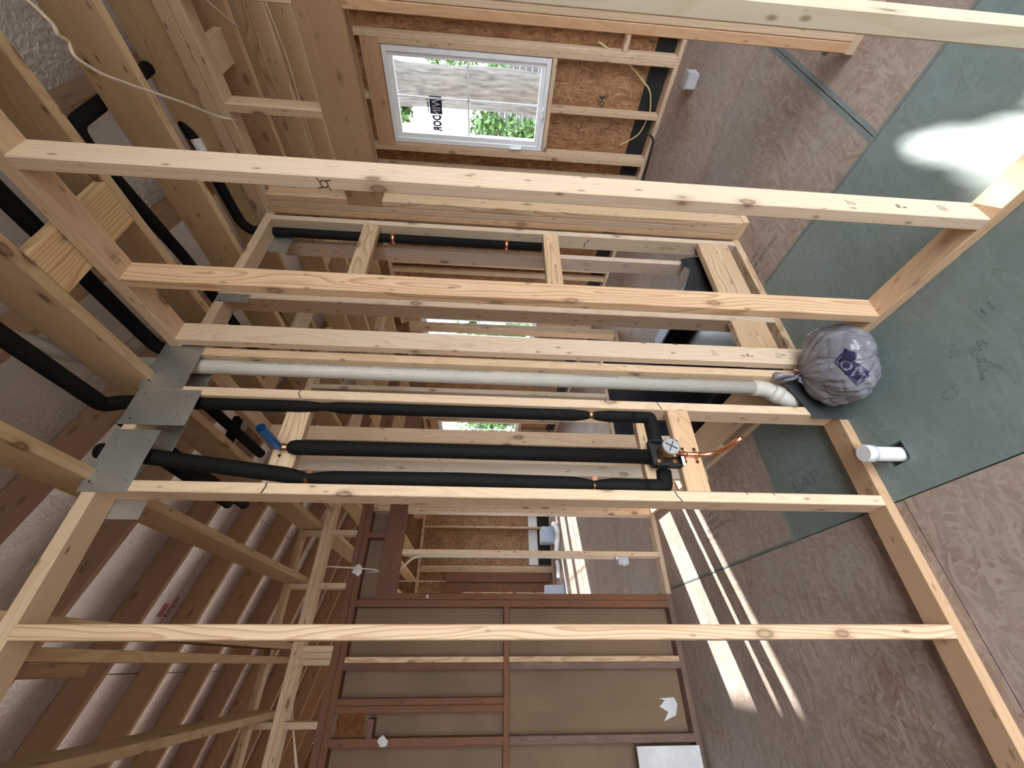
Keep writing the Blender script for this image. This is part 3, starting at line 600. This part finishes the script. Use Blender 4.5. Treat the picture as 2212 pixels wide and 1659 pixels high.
# red maker's name and black joint marks on the foil
def on_foil(x, y): return (x, y, rz(x)+0.0012)
xdir = (math.cos(ang), 0, -math.sin(ang))
text_part('lettering', 'Eclipse', 0.085, 'red', roof, on_foil(0.315, 3.84), xdir, (0, -1, 0), 0.002, sx=0.62)
for k_ in range(4): stroke('lettering_bar', [on_foil(0.31, 3.766-0.014*k_), on_foil(0.40, 3.766-0.014*k_)], 0.010, (math.sin(-ang), 0, -math.cos(ang)), 'red', roof)

# ------------------------------------------------------------------ plumbing on the front wall
pvc = empty('vent_pipe', (1.005, 1.40, 0.1), 'white plastic drain pipe standing beside the right corner, bent at the foot', 'pipe')
RP = 0.0301
vp = tube('pipe', fillet([(0.72, 0.72, 3.09), (0.86, 1.07, 3.05), (1.008, 1.40, 3.02), (1.008, 1.401, 2.70), (1.003, 1.402, 0.30)], 0.08), RP, 'pvc', pvc, 20)
el1 = fillet([(1.003, 1.402, 0.33), (1.002, 1.402, 0.265), (0.958, 1.402, 0.205)], 0.05, 6); tube('elbow', el1, 0.0345, 'pvc', pvc, 20)
el2 = fillet([(0.972, 1.402, 0.225), (0.944, 1.402, 0.185), (0.941, 1.402, 0.055)], 0.05, 6); tube('elbow', el2, 0.0345, 'pvc', pvc, 20)
tube('coupling', [(0.985, 1.402, 0.243), (0.962, 1.402, 0.211)], 0.039, 'pvc', pvc, 20)
for zt, body in ((2.50, 'Made in USA by IPEX USA LLC   PIECE 83.8958   N  SL  001  0853  272235  OK  TECO 88-NSF-10-SD 185  ULC S102.2 FS10'), (1.95, '- In CAN/ULC S102.2  UP CODE  NSF-dwv  ASTM D1785 D2665  PVC 1120 SCH40  POTABLE 1000 kPa @ 23 C'), (1.13, 'Xirtec PVC   2 (50mm) IPS SCH 40 PVC 1120'), (0.86, 'Made in USA by IPEX USA LLC   PIECE 83.8958')):
    aim = Vector((0.18, -1, 0)).normalized(); xp = 1.003+0.002*(zt-0.3)
    text_part('lettering', body, 0.0105, 'ink', vp, (xp+aim.x*RP, 1.4015+aim.y*RP, zt), (0, 0, -1), (aim.y*-1, aim.x, 0), 0.0008, sx=0.95)

RI = 0.0275
def sleeve(name, path, par, pinch=(), r=RI):
    """foam sleeve along a vertical path, squeezed where a strap holds it"""
    pts = []; rad = []
    path = [Vector(p) for p in path]
    for a, b in zip(path[:-1], path[1:]):
        n = max(1, int((b-a).length/0.025))
        for i in range(n): pts.append(a.lerp(b, i/n))
    pts.append(path[-1])
    for p in pts:
        q = r
        for z in pinch:
            d = abs(p.z-z)
            if d < 0.09: q = min(q, r*(0.50+0.5*min(1, (d/0.075))**0.6))
        rad.append(q)
    return tube(name, pts, rad, 'foam', par, 16)
def strap(x, y, z, par, r=0.016):
    st_ = tube('copper_strap', [(x, y, z+0.0105), (x, y, z-0.0105)], r, 'copper', par, 16)
    box('strap_ear', x+0.008, x+0.030, y-r*0.7, y-r*0.7+0.003, z-0.009, z+0.009, 'X', 'copper', st_, ch=0)
hot = empty('insulated_pipe', (0.835, 1.40, 0.83), 'black insulated pipe against the stud beside the white pipe', 'pipe', 'insulated supply pipes')
sleeve('sleeve', fillet([(0.79, -0.6, 2.93), (0.80, 1.38, 2.93), (0.826, 1.402, 2.90), (0.838, 1.402, 2.60), (0.836, 1.402, 0.90)], 0.05), hot, (2.14, 1.075))
sleeve('sleeve', fillet([(0.836, 1.402, 0.905), (0.834, 1.402, 0.83), (0.712, 1.402, 0.828)], 0.012, 3), hot)
strap(0.8375, 1.402, 2.14, hot, 0.0165); strap(0.8365, 1.402, 1.075, hot, 0.0165)
cold = empty('insulated_pipe', (0.540, 1.40, 0.83), 'black insulated pipe tucked behind the stud left of the shower valve', 'pipe', 'insulated supply pipes')
sleeve('sleeve', fillet([(0.625, 1.402, 2.86), (0.61, 1.402, 2.70), (0.575, 1.402, 2.40), (0.540, 1.402, 2.11), (0.546, 1.402, 1.6), (0.536, 1.402, 0.90)], 0.05), cold, (2.12, 1.095))
sleeve('sleeve', fillet([(0.537, 1.402, 0.905), (0.538, 1.402, 0.83), (0.598, 1.402, 0.822)], 0.012, 3), cold)
strap(0.541, 1.402, 2.12, cold, 0.0165); strap(0.538, 1.402, 1.095, cold, 0.0165)
ris = empty('insulated_pipe', (0.652, 1.385, 0.88), 'black insulated riser between shower valve and blue stub', 'pipe', 'insulated supply pipes')
rr = [0.018]+[RI]*0
pr = [(0.650, 1.384, 2.215), (0.650, 1.384, 2.207), (0.650, 1.384, 2.19), (0.651, 1.385, 1.6), (0.650, 1.387, 0.875)]
tube('sleeve', pr, [0.014, 0.023, 0.0275, 0.0275, 0.0275], 'foam', ris, 18)
blue = empty('shower_stub', (0.648, 1.40, 2.245), 'blue plastic tube sticking out above the insulated riser', 'pipe')
tube('blue_tube', [(0.648, 1.372, 2.247), (0.648, 1.235, 2.247)], 0.0155, 'blue', blue, 20, caps=False)
tube('blue_bore', [(0.648, 1.236, 2.247), (0.648, 1.37, 2.247)], 0.0135, 'blue', blue, 20, caps=False)
tube('drop_elbow', fillet([(0.650, 1.386, 2.205), (0.650, 1.386, 2.247), (0.649, 1.366, 2.247)], 0.01), 0.0125, 'brass', blue, 14)
for dx in (-0.022, 0.022): tube('screw', [(0.648+dx, 1.403, 2.247), (0.648+dx, 1.408, 2.247)], 0.005, 'hole', blue, 8)

valve = empty('shower_valve', (0.652, 1.37, 0.81), 'black rough-in shower valve with a round grey cap between two blocks', 'valve')
vb = bmesh.new()
def plate_obj(name, x0, x1, y0, y1, z0, z1, mat, par, r=0.006):
    me = bpy.data.meshes.new(name); bm = bmesh.new(); bmesh.ops.create_cube(bm, size=1)
    for v in bm.verts: v.co = Vector((v.co.x*(x1-x0), v.co.y*(y1-y0), v.co.z*(z1-z0)))
    bmesh.ops.bevel(bm, geom=bm.edges[:], offset=r, segments=2, affect='EDGES'); bm.to_mesh(me); bm.free(); me.materials.append(MAT[mat])
    o = bpy.data.objects.new(name, me); put(o, par, ((x0+x1)/2, (y0+y1)/2, (z0+z1)/2)); return o
mpl = plate_obj('mounting_plate', 0.596, 0.702, 1.362, 1.374, 0.768, 0.882, 'blackplastic', valve, 0.004)
plate_obj('plate_rim', 0.596, 0.702, 1.340, 1.362, 0.874, 0.882, 'blackplastic', mpl, 0.003)
plate_obj('plate_rim', 0.596, 0.702, 1.340, 1.362, 0.768, 0.774, 'blackplastic', mpl, 0.002)
plate_obj('plate_rim', 0.694, 0.702, 1.340, 1.362, 0.775, 0.873, 'blackplastic', mpl, 0.003); plate_obj('plate_rim', 0.596, 0.604, 1.340, 1.362, 0.775, 0.873, 'blackplastic', mpl, 0.003)
tube('valve_body', [(0.650, 1.372, 0.825), (0.650, 1.345, 0.825), (0.650, 1.300, 0.825)], [0.030, 0.029, 0.0285], 'brass', valve, 24)
cap = tube('test_cap', [(0.650, 1.300, 0.825), (0.650, 1.292, 0.825), (0.650, 1.290, 0.825)], [0.0325, 0.0325, 0.030], 'greycap', valve, 28)
tube('cap_rim', [(0.650, 1.2905, 0.825), (0.650, 1.287, 0.825)], [0.0325, 0.0310], 'greycap', cap, 28, caps=False)
for a in (0.5, 0.5+math.pi/2): box('cap_bar', 0.650-0.022, 0.650+0.022, 1.2868, 1.290, 0.8235, 0.8265, 'X', 'ink', cap, ch=0).rotation_euler = (0, math.pi/2+a, 0)
text_part('lettering', 'N', 0.010, 'ink', cap, (0.663, 1.290, 0.838), (1, 0, 0), (0, 0, 1), 0.0005)
for x, z in ((0.618, 0.855), (0.685, 0.795), (0.618, 0.795)): tube('screw', [(x, 1.362, z), (x, 1.352, z)], 0.007, 'brass', mpl, 10)
tube('union', fillet([(0.640, 1.36, 0.80), (0.645, 1.352, 0.775)], 0.01), 0.012, 'copper', valve, 12)
sheet('label', 0.597, 0.632, 1.337, 1.340, 0.763, 0.773, 'paperwhite', valve)
cst = empty('spout_stub', (0.645, 1.345, 0.7), 'bare copper stub bent outward below the shower valve', 'pipe')
tube('copper_tube', fillet([(0.645, 1.346, 0.79), (0.645, 1.346, 0.66), (0.648, 1.30, 0.617), (0.658, 1.225, 0.592)], 0.045, 8), 0.0085, 'copper', cst, 14)
for z in (0.752, 0.706):
    st_ = tube('copper_strap', [(0.645, 1.346, z+0.007), (0.645, 1.346, z-0.007)], 0.0102, 'copper', cst, 14)
    for dx in (-0.026, 0.026): tube('screw', [(0.645+dx, 1.357, z), (0.645+dx, 1.353, z)], 0.0055, 'hole', st_, 10)
    box('strap_ear', 0.614, 0.676, 1.354, 1.3568, z-0.006, z+0.006, 'X', 'copper', st_, ch=0)

# pipes above and behind
def run(label, pts, r=0.026, grp='insulated ceiling pipes', extra=None):
    e = empty('insulated_pipe', pts[-1], label, 'pipe', grp)
    tube('sleeve', fillet(pts, 0.05), r, 'foam', e, 14)
    if extra: extra(e)
    return e
run('black insulated pipe over the right wall ending at the corner plate', [(1.118, -0.5, 2.925), (1.108, 1.33, 2.905), (1.09, 1.40, 2.88), (1.085, 1.402, 2.80)])
def lab(e): tube('white_label', [(2.135, 1.045, 2.985), (2.120, 1.10, 2.975)], 0.0268, 'paperwhite', e, 14, caps=False)
p4 = run('black insulated pipe dropping into the chase wall with two copper straps', [(2.8, 0.965, 3.03), (2.17, 0.968, 3.03), (2.13, 1.06, 2.985), (2.045, 1.44, 2.92), (2.04, 1.487, 2.88), (2.035, 1.487, 1.21)], extra=lab)
for z in (2.08, 1.42): strap(2.035, 1.487, z, p4, 0.0275)
run('black insulated pipe crossing over joists near the white cable', [(3.0, 0.755, 3.03), (1.61, 0.768, 3.03), (1.60, 0.86, 3.03), (1.66, 1.40, 3.02), (1.68, 2.25, 3.02)])
c_ = run('black insulated pipe with a cross fitting behind the plumbing wall', [(1.09, 1.66, 2.93), (1.085, 2.42, 2.90)])
tube('cross_arm', [(0.99, 2.12, 2.925), (1.17, 2.12, 2.925)], 0.026, 'foam', c_, 12)
run('short black insulated pipe end poking out left of the stud', [(0.80, 1.50, 2.93), (0.775, 2.45, 2.90)])
run('black insulated pipe running behind the front wall beside the riser', [(0.72, 1.50, 2.86), (0.70, 2.2, 2.84)])

# ------------------------------------------------------------------ nail plates
def nail_plate(label, x0, x1, y, z0, z1, face=-1):
    e = empty('nail_plate', ((x0+x1)/2, y, z0), label, 'plate', 'steel nail plates')
    ya, yb_ = (y-0.0016, y) if face < 0 else (y, y+0.0016)
    o = sheet('steel_sheet', x0, x1, ya, yb_, z0, z1, 'steel', e, col=(1, 1, 1, 1))
    yf = ya-0.0003 if face < 0 else yb_+0.0003
    for fx, fz, r in ((0.15, 0.86, 0.004), (0.85, 0.86, 0.002), (0.12, 0.78, 0.002), (0.2, 0.2, 0.002), (0.85, 0.2, 0.002), (0.18, 0.12, 0.002), (0.82, 0.12, 0.002), (0.3, 0.2, 0.002), (0.7, 0.78, 0.002), (0.3, 0.82, 0.002)):
        tube('punched_hole', [(x0+(x1-x0)*fx, yf, z0+(z1-z0)*fz), (x0+(x1-x0)*fx, yf+0.0006*-face, z0+(z1-z0)*fz)], r, 'hole', o, 10)
    return e
nail_plate('steel nail plate over the white pipe at the ceiling corner', 0.865, 1.100, 1.3567, 2.662, 2.822)
nail_plate('tallest steel nail plate at the head of the insulated pipe', 0.710, 0.863, 1.3567, 2.586, 2.815)
nail_plate('wide steel nail plate left of the tall one at the ceiling', 0.462, 0.690, 1.3567, 2.657, 2.810)
nail_plate('shaded steel nail plate on the back of the wall behind the tall one', 0.60, 0.79, Y2b+0.0003, 2.655, 2.79, 1)
nail_plate('steel nail plate on the back of the wall by the joist', 0.402, 0.479, Y2b+0.0003, 2.650, 2.770, 1)
nail_plate('dark steel nail plate behind the white pipe', 0.93, 1.05, Y2b+0.0003, 2.655, 2.79, 1)
nail_plate('small steel nail plate on the chase wall stud', 1.40, 1.456, Y3-0.0003, 2.643, 2.792)
nail_plate('steel nail plate on the back of the chase wall under the pipe', 1.89, 2.04, Y3b+0.0003, 2.648, 2.755, 1)

# ------------------------------------------------------------------ shower pan and membrane behind the walls
pan = empty('shower_pan', (1.63, 2.0, 0), 'black waterproof membrane lining the shower pan', 'shower pan')
sheet('pan_floor', 1.165, 2.10, 1.515, 2.45, 0.002, 0.010, 'membrane', pan)
sheet('membrane_side', 1.165, 2.10, 2.446, 2.457, 0.010, 0.60, 'membrane', pan)
sheet('membrane_side', 1.160, 1.166, 1.52, 2.44, 0.010, 0.30, 'membrane', pan)
box('curb', 2.10, 2.20, 1.68, 2.45, 0, 0.12, 'Y', 'membrane', pan); box('curb_cap', 2.095, 2.205, 1.68, 2.45, 0.12, 0.135, 'Y', 'bluewrap', pan)
# membrane folded over the chase-wall block
vs = []; fs = []; nu, nv = 14, 8
for i in range(nu+1):
    for j in range(nv+1):
        u, v = i/nu, j/nv
        fold = 0.03*math.sin(u*9+v*4)*v + 0.02*math.sin(u*23)*v
        vs.append((1.50+0.55*u, 1.512+fold*0.8+0.02*v, 0.05+0.33*v-0.10*max(0, u-0.75)*v+0.05*math.sin(u*6)*v))
for i in range(nu):
    for j in range(nv): a = i*(nv+1)+j; fs.append((a, a+nv+1, a+nv+2, a+1))
fo = mesh_obj('membrane_fold', vs, fs, 'felt', pan, smooth=True); sm = fo.modifiers.new('thick', 'SOLIDIFY'); sm.thickness = 0.003

# ------------------------------------------------------------------ floor things
drn = empty('drain_stub', (0.622, 1.252, 0), 'white capped drain stub standing in a square floor hole', 'pipe')
tube('pipe', [(0.622, 1.252, -0.25), (0.622, 1.252, 0.115)], 0.0262, 'cap', drn, 22); tube('cap', [(0.622, 1.252, 0.098), (0.622, 1.252, 0.128), (0.622, 1.252, 0.132)], [0.0315, 0.0315, 0.029], 'cap', drn, 26)
sc = empty('kick_plate', (0.93, 1.356, 0), 'dark steel plate screwed over the wall foot behind the bag', 'plate')
mesh_obj('steel_sheet', [(0.826, 1.3535, 0.003), (1.030, 1.3535, 0.003), (1.030, 1.3535, 0.20), (0.985, 1.3535, 0.205), (0.826, 1.3535, 0.150), (0.826, 1.3555, 0.003), (1.030, 1.3555, 0.003), (1.030, 1.3555, 0.20), (0.985, 1.3555, 0.205), (0.826, 1.3555, 0.150)],
    [(0, 1, 2, 3, 4), (9, 8, 7, 6, 5), (0, 5, 6, 1), (1, 6, 7, 2), (2, 7, 8, 3), (3, 8, 9, 4), (4, 9, 5, 0)], 'darksteel', sc)

bag = empty('plastic_bag', (0.99, 1.205, 0), 'knotted grey plastic shopping bag with navy print on the floor', 'bag')
BC = Vector((0.985, 1.195, 0.0)); BR = (0.158, 0.145, 0.108)
KN = Vector((0.10, 0.62, 0.78)).normalized(); K1 = KN.cross(Vector((1, 0, 0))).normalized(); K2 = KN.cross(K1)
def bag_pt(th, ph):
    n_ = Vector((math.cos(th)*math.cos(ph), math.sin(th)*math.cos(ph), math.sin(ph)))
    ca = n_.dot(KN); e1 = n_-KN*ca; fi = math.atan2(e1.dot(K2), e1.dot(K1)); al = math.acos(max(-1, min(1, ca)))
    cr = abs(noise.noise(Vector((math.cos(fi)*2.6, math.sin(fi)*2.6, al*0.9+3)))); cr2 = abs(noise.noise(Vector((math.cos(fi)*6.0, math.sin(fi)*6.0, al*1.8))))
    cr3 = abs(noise.noise(n_*2.3+Vector((7, 2, 5))))
    w_ = 1.06 + 0.20*noise.noise(n_*1.5+Vector((3, 1, 2))) - 0.40*max(0, 0.22-cr) - 0.20*max(0, 0.20-cr2) - 0.16*max(0, 0.20-cr3) + 0.010*noise.noise(n_*17.0)
    p = Vector((n_.x*BR[0], n_.y*BR[1], n_.z*BR[2]))*w_
    p.z = max(p.z+0.098, 0.0015)
    tie = Vector((0.02, 0.105, 0.170)); d = max(0, 1-(n_-Vector((0.10, 0.62, 0.78))).length/0.85)
    return p.lerp(tie, min(1, d**1.7*1.15))
vs = []; fs = []; NT, NP = 150, 80
for j in range(NP+1):
    ph = -math.pi/2+math.pi*j/NP
    for i in range(NT): vs.append(bag_pt(2*math.pi*i/NT, ph))
for j in range(NP):
    for i in range(NT): fs.append((j*NT+i, j*NT+(i+1) % NT, (j+1)*NT+(i+1) % NT, (j+1)*NT+i))
bo = mesh_obj('bag_body', vs, fs, 'bag', bag, BC, smooth=True)
for k_, (dx, dy, dz, w_) in enumerate(((-0.015, 0.035, 0.085, 0.018), (0.03, 0.05, 0.075, 0.014), (-0.045, -0.01, 0.03, 0.016), (0.01, 0.0, -0.03, 0.012))):
    b0 = Vector((0.02, 0.105, 0.170)); vs = []; fs = []
    for i in range(8):
        t = i/7; cpt = b0+Vector((dx, dy, dz))*t; ww = w_*(0.35+0.9*t)
        sd = Vector((math.cos(k_*1.3+t*1.2), math.sin(k_*1.3+t*1.2), 0.15))
        vs += [cpt-sd*ww, cpt+Vector((0.006*math.sin(i*2), 0.006*math.cos(i*3), 0.004)), cpt+sd*ww]
    for i in range(7): fs += [(3*i, 3*i+1, 3*i+4, 3*i+3), (3*i+1, 3*i+2, 3*i+5, 3*i+4)]
    ob = mesh_obj('bag_ear', vs, fs, 'bag', bag, BC, smooth=True); ob.modifiers.new('thick', 'SOLIDIFY').thickness = 0.0015
# print wrapped over the bag's face
PC = bag_pt(-2.26, 0.66); PX = (d2*0.69-r2*0.72).normalized(); PY = PX.cross(fw).normalized(); INN = Vector((0, 0, 0.098))
def wrap(u, v, lift):
    p = PC+PX*u+PY*v; q = p-INN; n_ = Vector((q.x/BR[0], q.y/BR[1], q.z/BR[2])).normalized()
    b = bag_pt(math.atan2(n_.y, n_.x), math.asin(max(-1, min(1, n_.z)))); return b+(b-INN).normalized()*lift
def bag_patch(u0, u1, v0, v1, skew=0.0, nu=16, nv=10):
    vs = []; fs = []
    for i in range(nu+1):
        for j in range(nv+1): v = v0+(v1-v0)*j/nv; vs.append(wrap(u0+(u1-u0)*i/nu+skew*v, v, 0.0028))
    for i in range(nu):
        for j in range(nv): a = i*(nv+1)+j; fs.append((a, a+nv+1, a+nv+2, a+1))
    return mesh_obj('printed_band', vs, fs, 'navy', bo, BC, smooth=True)
bag_patch(-0.062, 0.064, -0.026, 0.028); bag_patch(-0.040, 0.012, 0.0285, 0.052, -0.5)
def bag_text(body, u, v, size):
    cu = bpy.data.curves.new('lettering', 'FONT'); cu.body = body; cu.size = 1.0; cu.resolution_u = 3
    to = bpy.data.objects.new('lettering_tmp', cu); COL.objects.link(to)
    dg = bpy.context.evaluated_depsgraph_get(); me = bpy.data.meshes.new_from_object(to.evaluated_get(dg)); bpy.data.objects.remove(to)
    me.materials.clear(); me.materials.append(MAT['bag'])
    for q in me.vertices: q.co = wrap(u+q.co.x*size, v+q.co.y*size, 0.0050)
    o = bpy.data.objects.new('lettering', me); put(o, bo, BC)
bag_text("LOW", -0.056, -0.020, 0.052)

fb = empty('floor_box', (3.66, 1.10, 0), 'small grey electrical box on the floor below the window', 'box')
plate_obj('box_body', 3.61, 3.71, 1.05, 1.15, 0.0, 0.075, 'greyplastic', fb, 0.005); plate_obj('box_lid', 3.606, 3.714, 1.046, 1.154, 0.0755, 0.084, 'greyplastic', fb, 0.003)
ob_ = empty('switch_box', (0.71, 3.45, 0.33), 'grey outlet box nailed to the pale doorway stud', 'box')
plate_obj('box_body', 0.664, 0.7215, 3.452, 3.51, 0.30, 0.385, 'greyplastic', ob_, 0.004); plate_obj('box_ear', 0.650, 0.665, 3.449, 3.4515, 0.33, 0.355, 'greyplastic', ob_, 0.0008)
plate_obj('clamp', 0.70, 0.7215, 3.455, 3.48, 0.386, 0.40, 'paperwhite', ob_, 0.002)

# ------------------------------------------------------------------ cables
def cable(label, pts, r=0.0045, mat='cable', name='cable'):
    o = tube(name, fillet(pts, 0.06, 5), r, mat, None, 8); tag(o, label, 'cable'); return o
cable('white cable looping under the joists from the upper left', [(1.49, 0.25, 2.90), (1.495, 0.40, 2.79), (1.505, 0.45, 2.775), (1.495, 0.472, 2.775), (1.53, 0.49, 2.783), (1.50, 0.52, 2.775), (1.545, 0.578, 2.765), (1.70, 0.674, 2.775), (1.87, 0.777, 2.775), (2.058, 0.905, 2.775), (2.165, 0.965, 2.747)], 0.006)
cable('white cable sagging between joists above the hall', [(2.30, 0.45, 2.86), (2.42, 0.62, 2.77), (2.52, 0.70, 2.76), (2.56, 0.71, 2.785), (2.575, 0.70, 2.86)], 0.005)
cable('thin white cable running along the joist before the header', [(2.95, 0.55, 2.79), (3.0, 0.95, 2.775), (2.98, 1.4, 2.78), (2.975, 2.0, 2.785)], 0.004)
cable('yellow cable rising inside the window wall', [(4.16, 1.05, 0.70), (4.16, 1.18, 0.40), (4.15, 1.35, 0.16), (4.15, 1.52, 0.10), (4.16, 1.72, 0.14), (4.17, 1.83, 0.30)], 0.006, 'yellowcable')
cable('black cable on the floor at the window wall foot', [(4.08, 1.66, 0.10), (4.06, 1.70, 0.02), (4.03, 1.95, 0.012), (4.00, 2.15, 0.012)], 0.010, 'blackplastic')
for i, dx in enumerate((-0.004, 0.006)): cable('grey-white cable hanging down the pale doorway stud, %s of a pair' % ('left' if i == 0 else 'right'), [(0.60+dx, 3.52, 2.40), (0.605+dx, 3.52, 2.16), (0.705+dx, 3.443, 2.03), (0.706+dx, 3.438, 1.2), (0.706+dx, 3.455, 0.42)], 0.005)
for i in range(3): cable('white cable hanging beneath the roof left of the pony wall, %s of three' % ('first', 'second', 'third')[i], [(0.05-0.01*i, 3.60, 2.75), (-0.15-0.015*i, 3.60, 2.77+0.02*i), (-0.32, 3.60, 2.72), (-0.6-0.02*i, 3.6, 2.60)], 0.004)
cable('white cable stapled across the old header above the doorway', [(0.63, 3.56, 2.86), (0.625, 3.44, 2.73), (0.615, 3.435, 2.50), (0.605, 3.435, 2.34), (0.60, 3.455, 2.30)], 0.006)

# ------------------------------------------------------------------ far room things
def blk(name, label, cat, x0, x1, y0, y1, z0, z1, mat):
    e = empty(name, ((x0+x1)/2, (y0+y1)/2, z0), label, cat); plate_obj('body', x0, x1, y0, y1, z0, z1, mat, e, min(0.008, (x1-x0)/4, (z1-z0)/4)); plate_obj('wrap', x0+0.01, x1-0.01, y0+0.01, y1-0.01, z1+0.0005, z1+0.006, 'paperwhite', e, 0.001); return e
blk('foam_board', 'pale blue foam board lying in the far room by the wall', 'board', 2.05, 2.35, 8.5, 8.85, 0.0, 0.28, 'bluewrap')
blk('foam_board', 'small pale blue board standing beside the doorway of the far room', 'board', 1.02, 1.16, 7.9, 8.0, 0.0, 0.35, 'bluewrap')
tw = empty('fabric_roll', (2.3, 8.2, 0), 'crumpled white sheet lying on the far room floor', 'sheet')
tube('roll', fillet([(2.35, 8.35, 0.05), (2.28, 8.1, 0.06), (2.05, 7.9, 0.05), (1.8, 8.25, 0.045)], 0.1), [0.05]*16, 'paperwhite', tw, 10); tube('fold', fillet([(1.62, 8.3, 0.04), (1.5, 8.1, 0.05), (1.35, 8.25, 0.04)], 0.1), 0.04, 'paperwhite', tw, 10)
pb = empty('leaning_board', (1.2, 8.8, 0), 'long pale board leaning on the old far wall', 'board')
box('plank', 1.12, 1.16, 8.82, 8.89, 0.03, 1.85, 'Z', 'pine', pb); box('cleat', 1.10, 1.18, 8.80, 8.819, 0.8, 0.86, 'X', 'old', pb)

# ------------------------------------------------------------------ outside
tree = empty('tree', (8.1, 3.05, -0.6), 'tall tree with a thick grey trunk outside the casement window', 'tree')
vs = []; fs = []; seg = 40; lev = 60
for j in range(lev+1):
    z = -0.6+6.6*j/lev; base = 0.29+0.16*math.exp(-((z+0.6)/0.8))+0.05*max(0, z-2.8)
    cx_, cy_ = 8.1+0.06*math.sin(z*0.8), 2.88-0.05*math.sin(z*0.9)-0.45*max(0, z-3.2)  # trunk bent aside above the window view to let sun reach the floor
    for i in range(seg):
        a = 2*math.pi*i/seg
        q = base*(1+0.10*noise.noise(Vector((math.cos(a)*1.6, math.sin(a)*1.6, z*0.9)))+0.05*noise.noise(Vector((math.cos(a)*6, math.sin(a)*6, z*1.1))))
        vs.append((cx_+q*math.cos(a)-8.1, cy_+q*math.sin(a)-3.05, z+0.6))
for j in range(lev):
    for i in range(seg): fs.append((j*seg+i, j*seg+(i+1) % seg, (j+1)*seg+(i+1) % seg, (j+1)*seg+i))
mesh_obj('trunk', vs, fs, 'bark', tree, (8.1, 3.05, -0.6), smooth=True)
tube('branch', fillet([(8.1, 2.1, 4.8), (8.3, 3.3, 5.6), (8.5, 4.4, 6.2)], 0.3), 0.12, 'bark', tree, 12); tube('branch', fillet([(8.1, 2.3, 4.6), (7.8, 1.5, 5.4), (7.7, 0.9, 6.0)], 0.3), 0.13, 'bark', tree, 12)
def leaves(name, centres, n, par=None, loc=(0, 0, 0), size=0.075):
    vs = []; fs = []; rng = random.Random(len(centres)*31+n)
    for (cx_, cy_, cz_, rad) in centres:
        for i in range(n):
            d = Vector((rng.gauss(0, 1), rng.gauss(0, 1), rng.gauss(0, 1))).normalized()*rad*rng.random()**0.5
            p = Vector((cx_, cy_, cz_))+d-Vector(loc); u = Vector((rng.gauss(0, 1), rng.gauss(0, 1), rng.gauss(0, 1))).normalized(); v = u.cross(Vector((rng.gauss(0, 1), rng.gauss(0, 1), rng.gauss(0, 1)))).normalized(); sz = size*rng.uniform(0.6, 1.3)
            k0 = len(vs); vs += [p-u*sz, p+v*sz*0.45, p+u*sz, p-v*sz*0.45]; fs.append((k0, k0+1, k0+2, k0+3))
    o = mesh_obj(name, vs, fs, 'leaf', par, loc); o['kind'] = 'stuff'; return o
leaves('foliage', [(8.5, 4.4, 6.4, 0.9), (7.7, 0.9, 6.1, 0.9), (8.1, 1.6, 6.6, 1.1), (8.2, 3.2, 3.30, 0.30), (8.2, 3.36, 3.52, 0.20), (8.2, 3.05, 3.62, 0.18), (8.2, 3.50, 3.76, 0.17), (8.3, 3.5, 4.55, 0.58)], 420, tree, (8.1, 3.05, -0.6))  # small low clusters added above the window view to trim the floor's sun patch
sh = empty('shrub', (10.5, 3.1, -0.6), 'leafy green shrub beyond the tree trunk right of the window view', 'shrub', 'shrubs outside')
tube('stem', [(10.5, 3.0, -0.6), (10.5, 3.0, 2.2)], 0.05, 'bark', sh, 8); leaves('foliage', [(10.5, 2.95, 2.3, 0.5), (10.4, 2.85, 1.5, 0.45), (10.6, 3.0, 2.8, 0.35)], 420, sh, (10.5, 3.1, -0.6))
sh2 = empty('shrub', (9.6, 4.1, -0.6), 'leafy green shrub beyond the tree trunk left of the window view', 'shrub', 'shrubs outside')
tube('stem', [(9.6, 4.1, -0.6), (9.6, 4.1, 1.0)], 0.05, 'bark', sh2, 8); leaves('foliage', [(9.6, 4.0, 1.75, 0.38), (9.5, 4.1, 1.2, 0.40), (9.6, 4.1, 0.7, 0.40)], 420, sh2, (9.6, 4.1, -0.6))
fe = empty('fence', (12.0, 5, -0.6), 'weathered grey board fence behind the tree', 'fence')
for i in range(15): box('board', 12.0, 12.025, -2.0, 12.0, -0.55+0.155*i, -0.55+0.155*i+0.148, 'Y', 'fence', fe)
for y in (-1.9, 0.5, 2.9, 5.3, 7.7, 10.1): box('post', 11.88, 11.98, y, y+0.1, -0.6, 1.85, 'Z', 'fence', fe)
for i, (x, y, z, r, lab_) in enumerate(((7.6, 8.2, 1.3, 1.0, 'round green bush outside the second window'), (8.2, 10.6, 1.5, 1.1, 'round green bush next along the exterior wall'), (8.6, 13.2, 1.4, 1.2, 'green bush seen through the far window'), (8.9, 16.0, 1.5, 1.3, 'green bush seen through the farthest window'), (9.3, 19.5, 1.5, 1.5, 'outermost green bush beyond the far room'))):
    e = empty('bush', (x, y, -0.6), lab_, 'bush', 'bushes along the side yard')
    tube('stem', [(x, y, -0.6), (x, y, z)], 0.06, 'bark', e, 8)
    leaves('foliage', [(x, y, z-0.7, r*0.75), (x+0.1, y+0.25, z-0.1, r*0.7), (x, y-0.25, z+0.1, r*0.7), (x, y, z+0.5, r*0.7)], 260, e, (x, y, -0.6), 0.13)
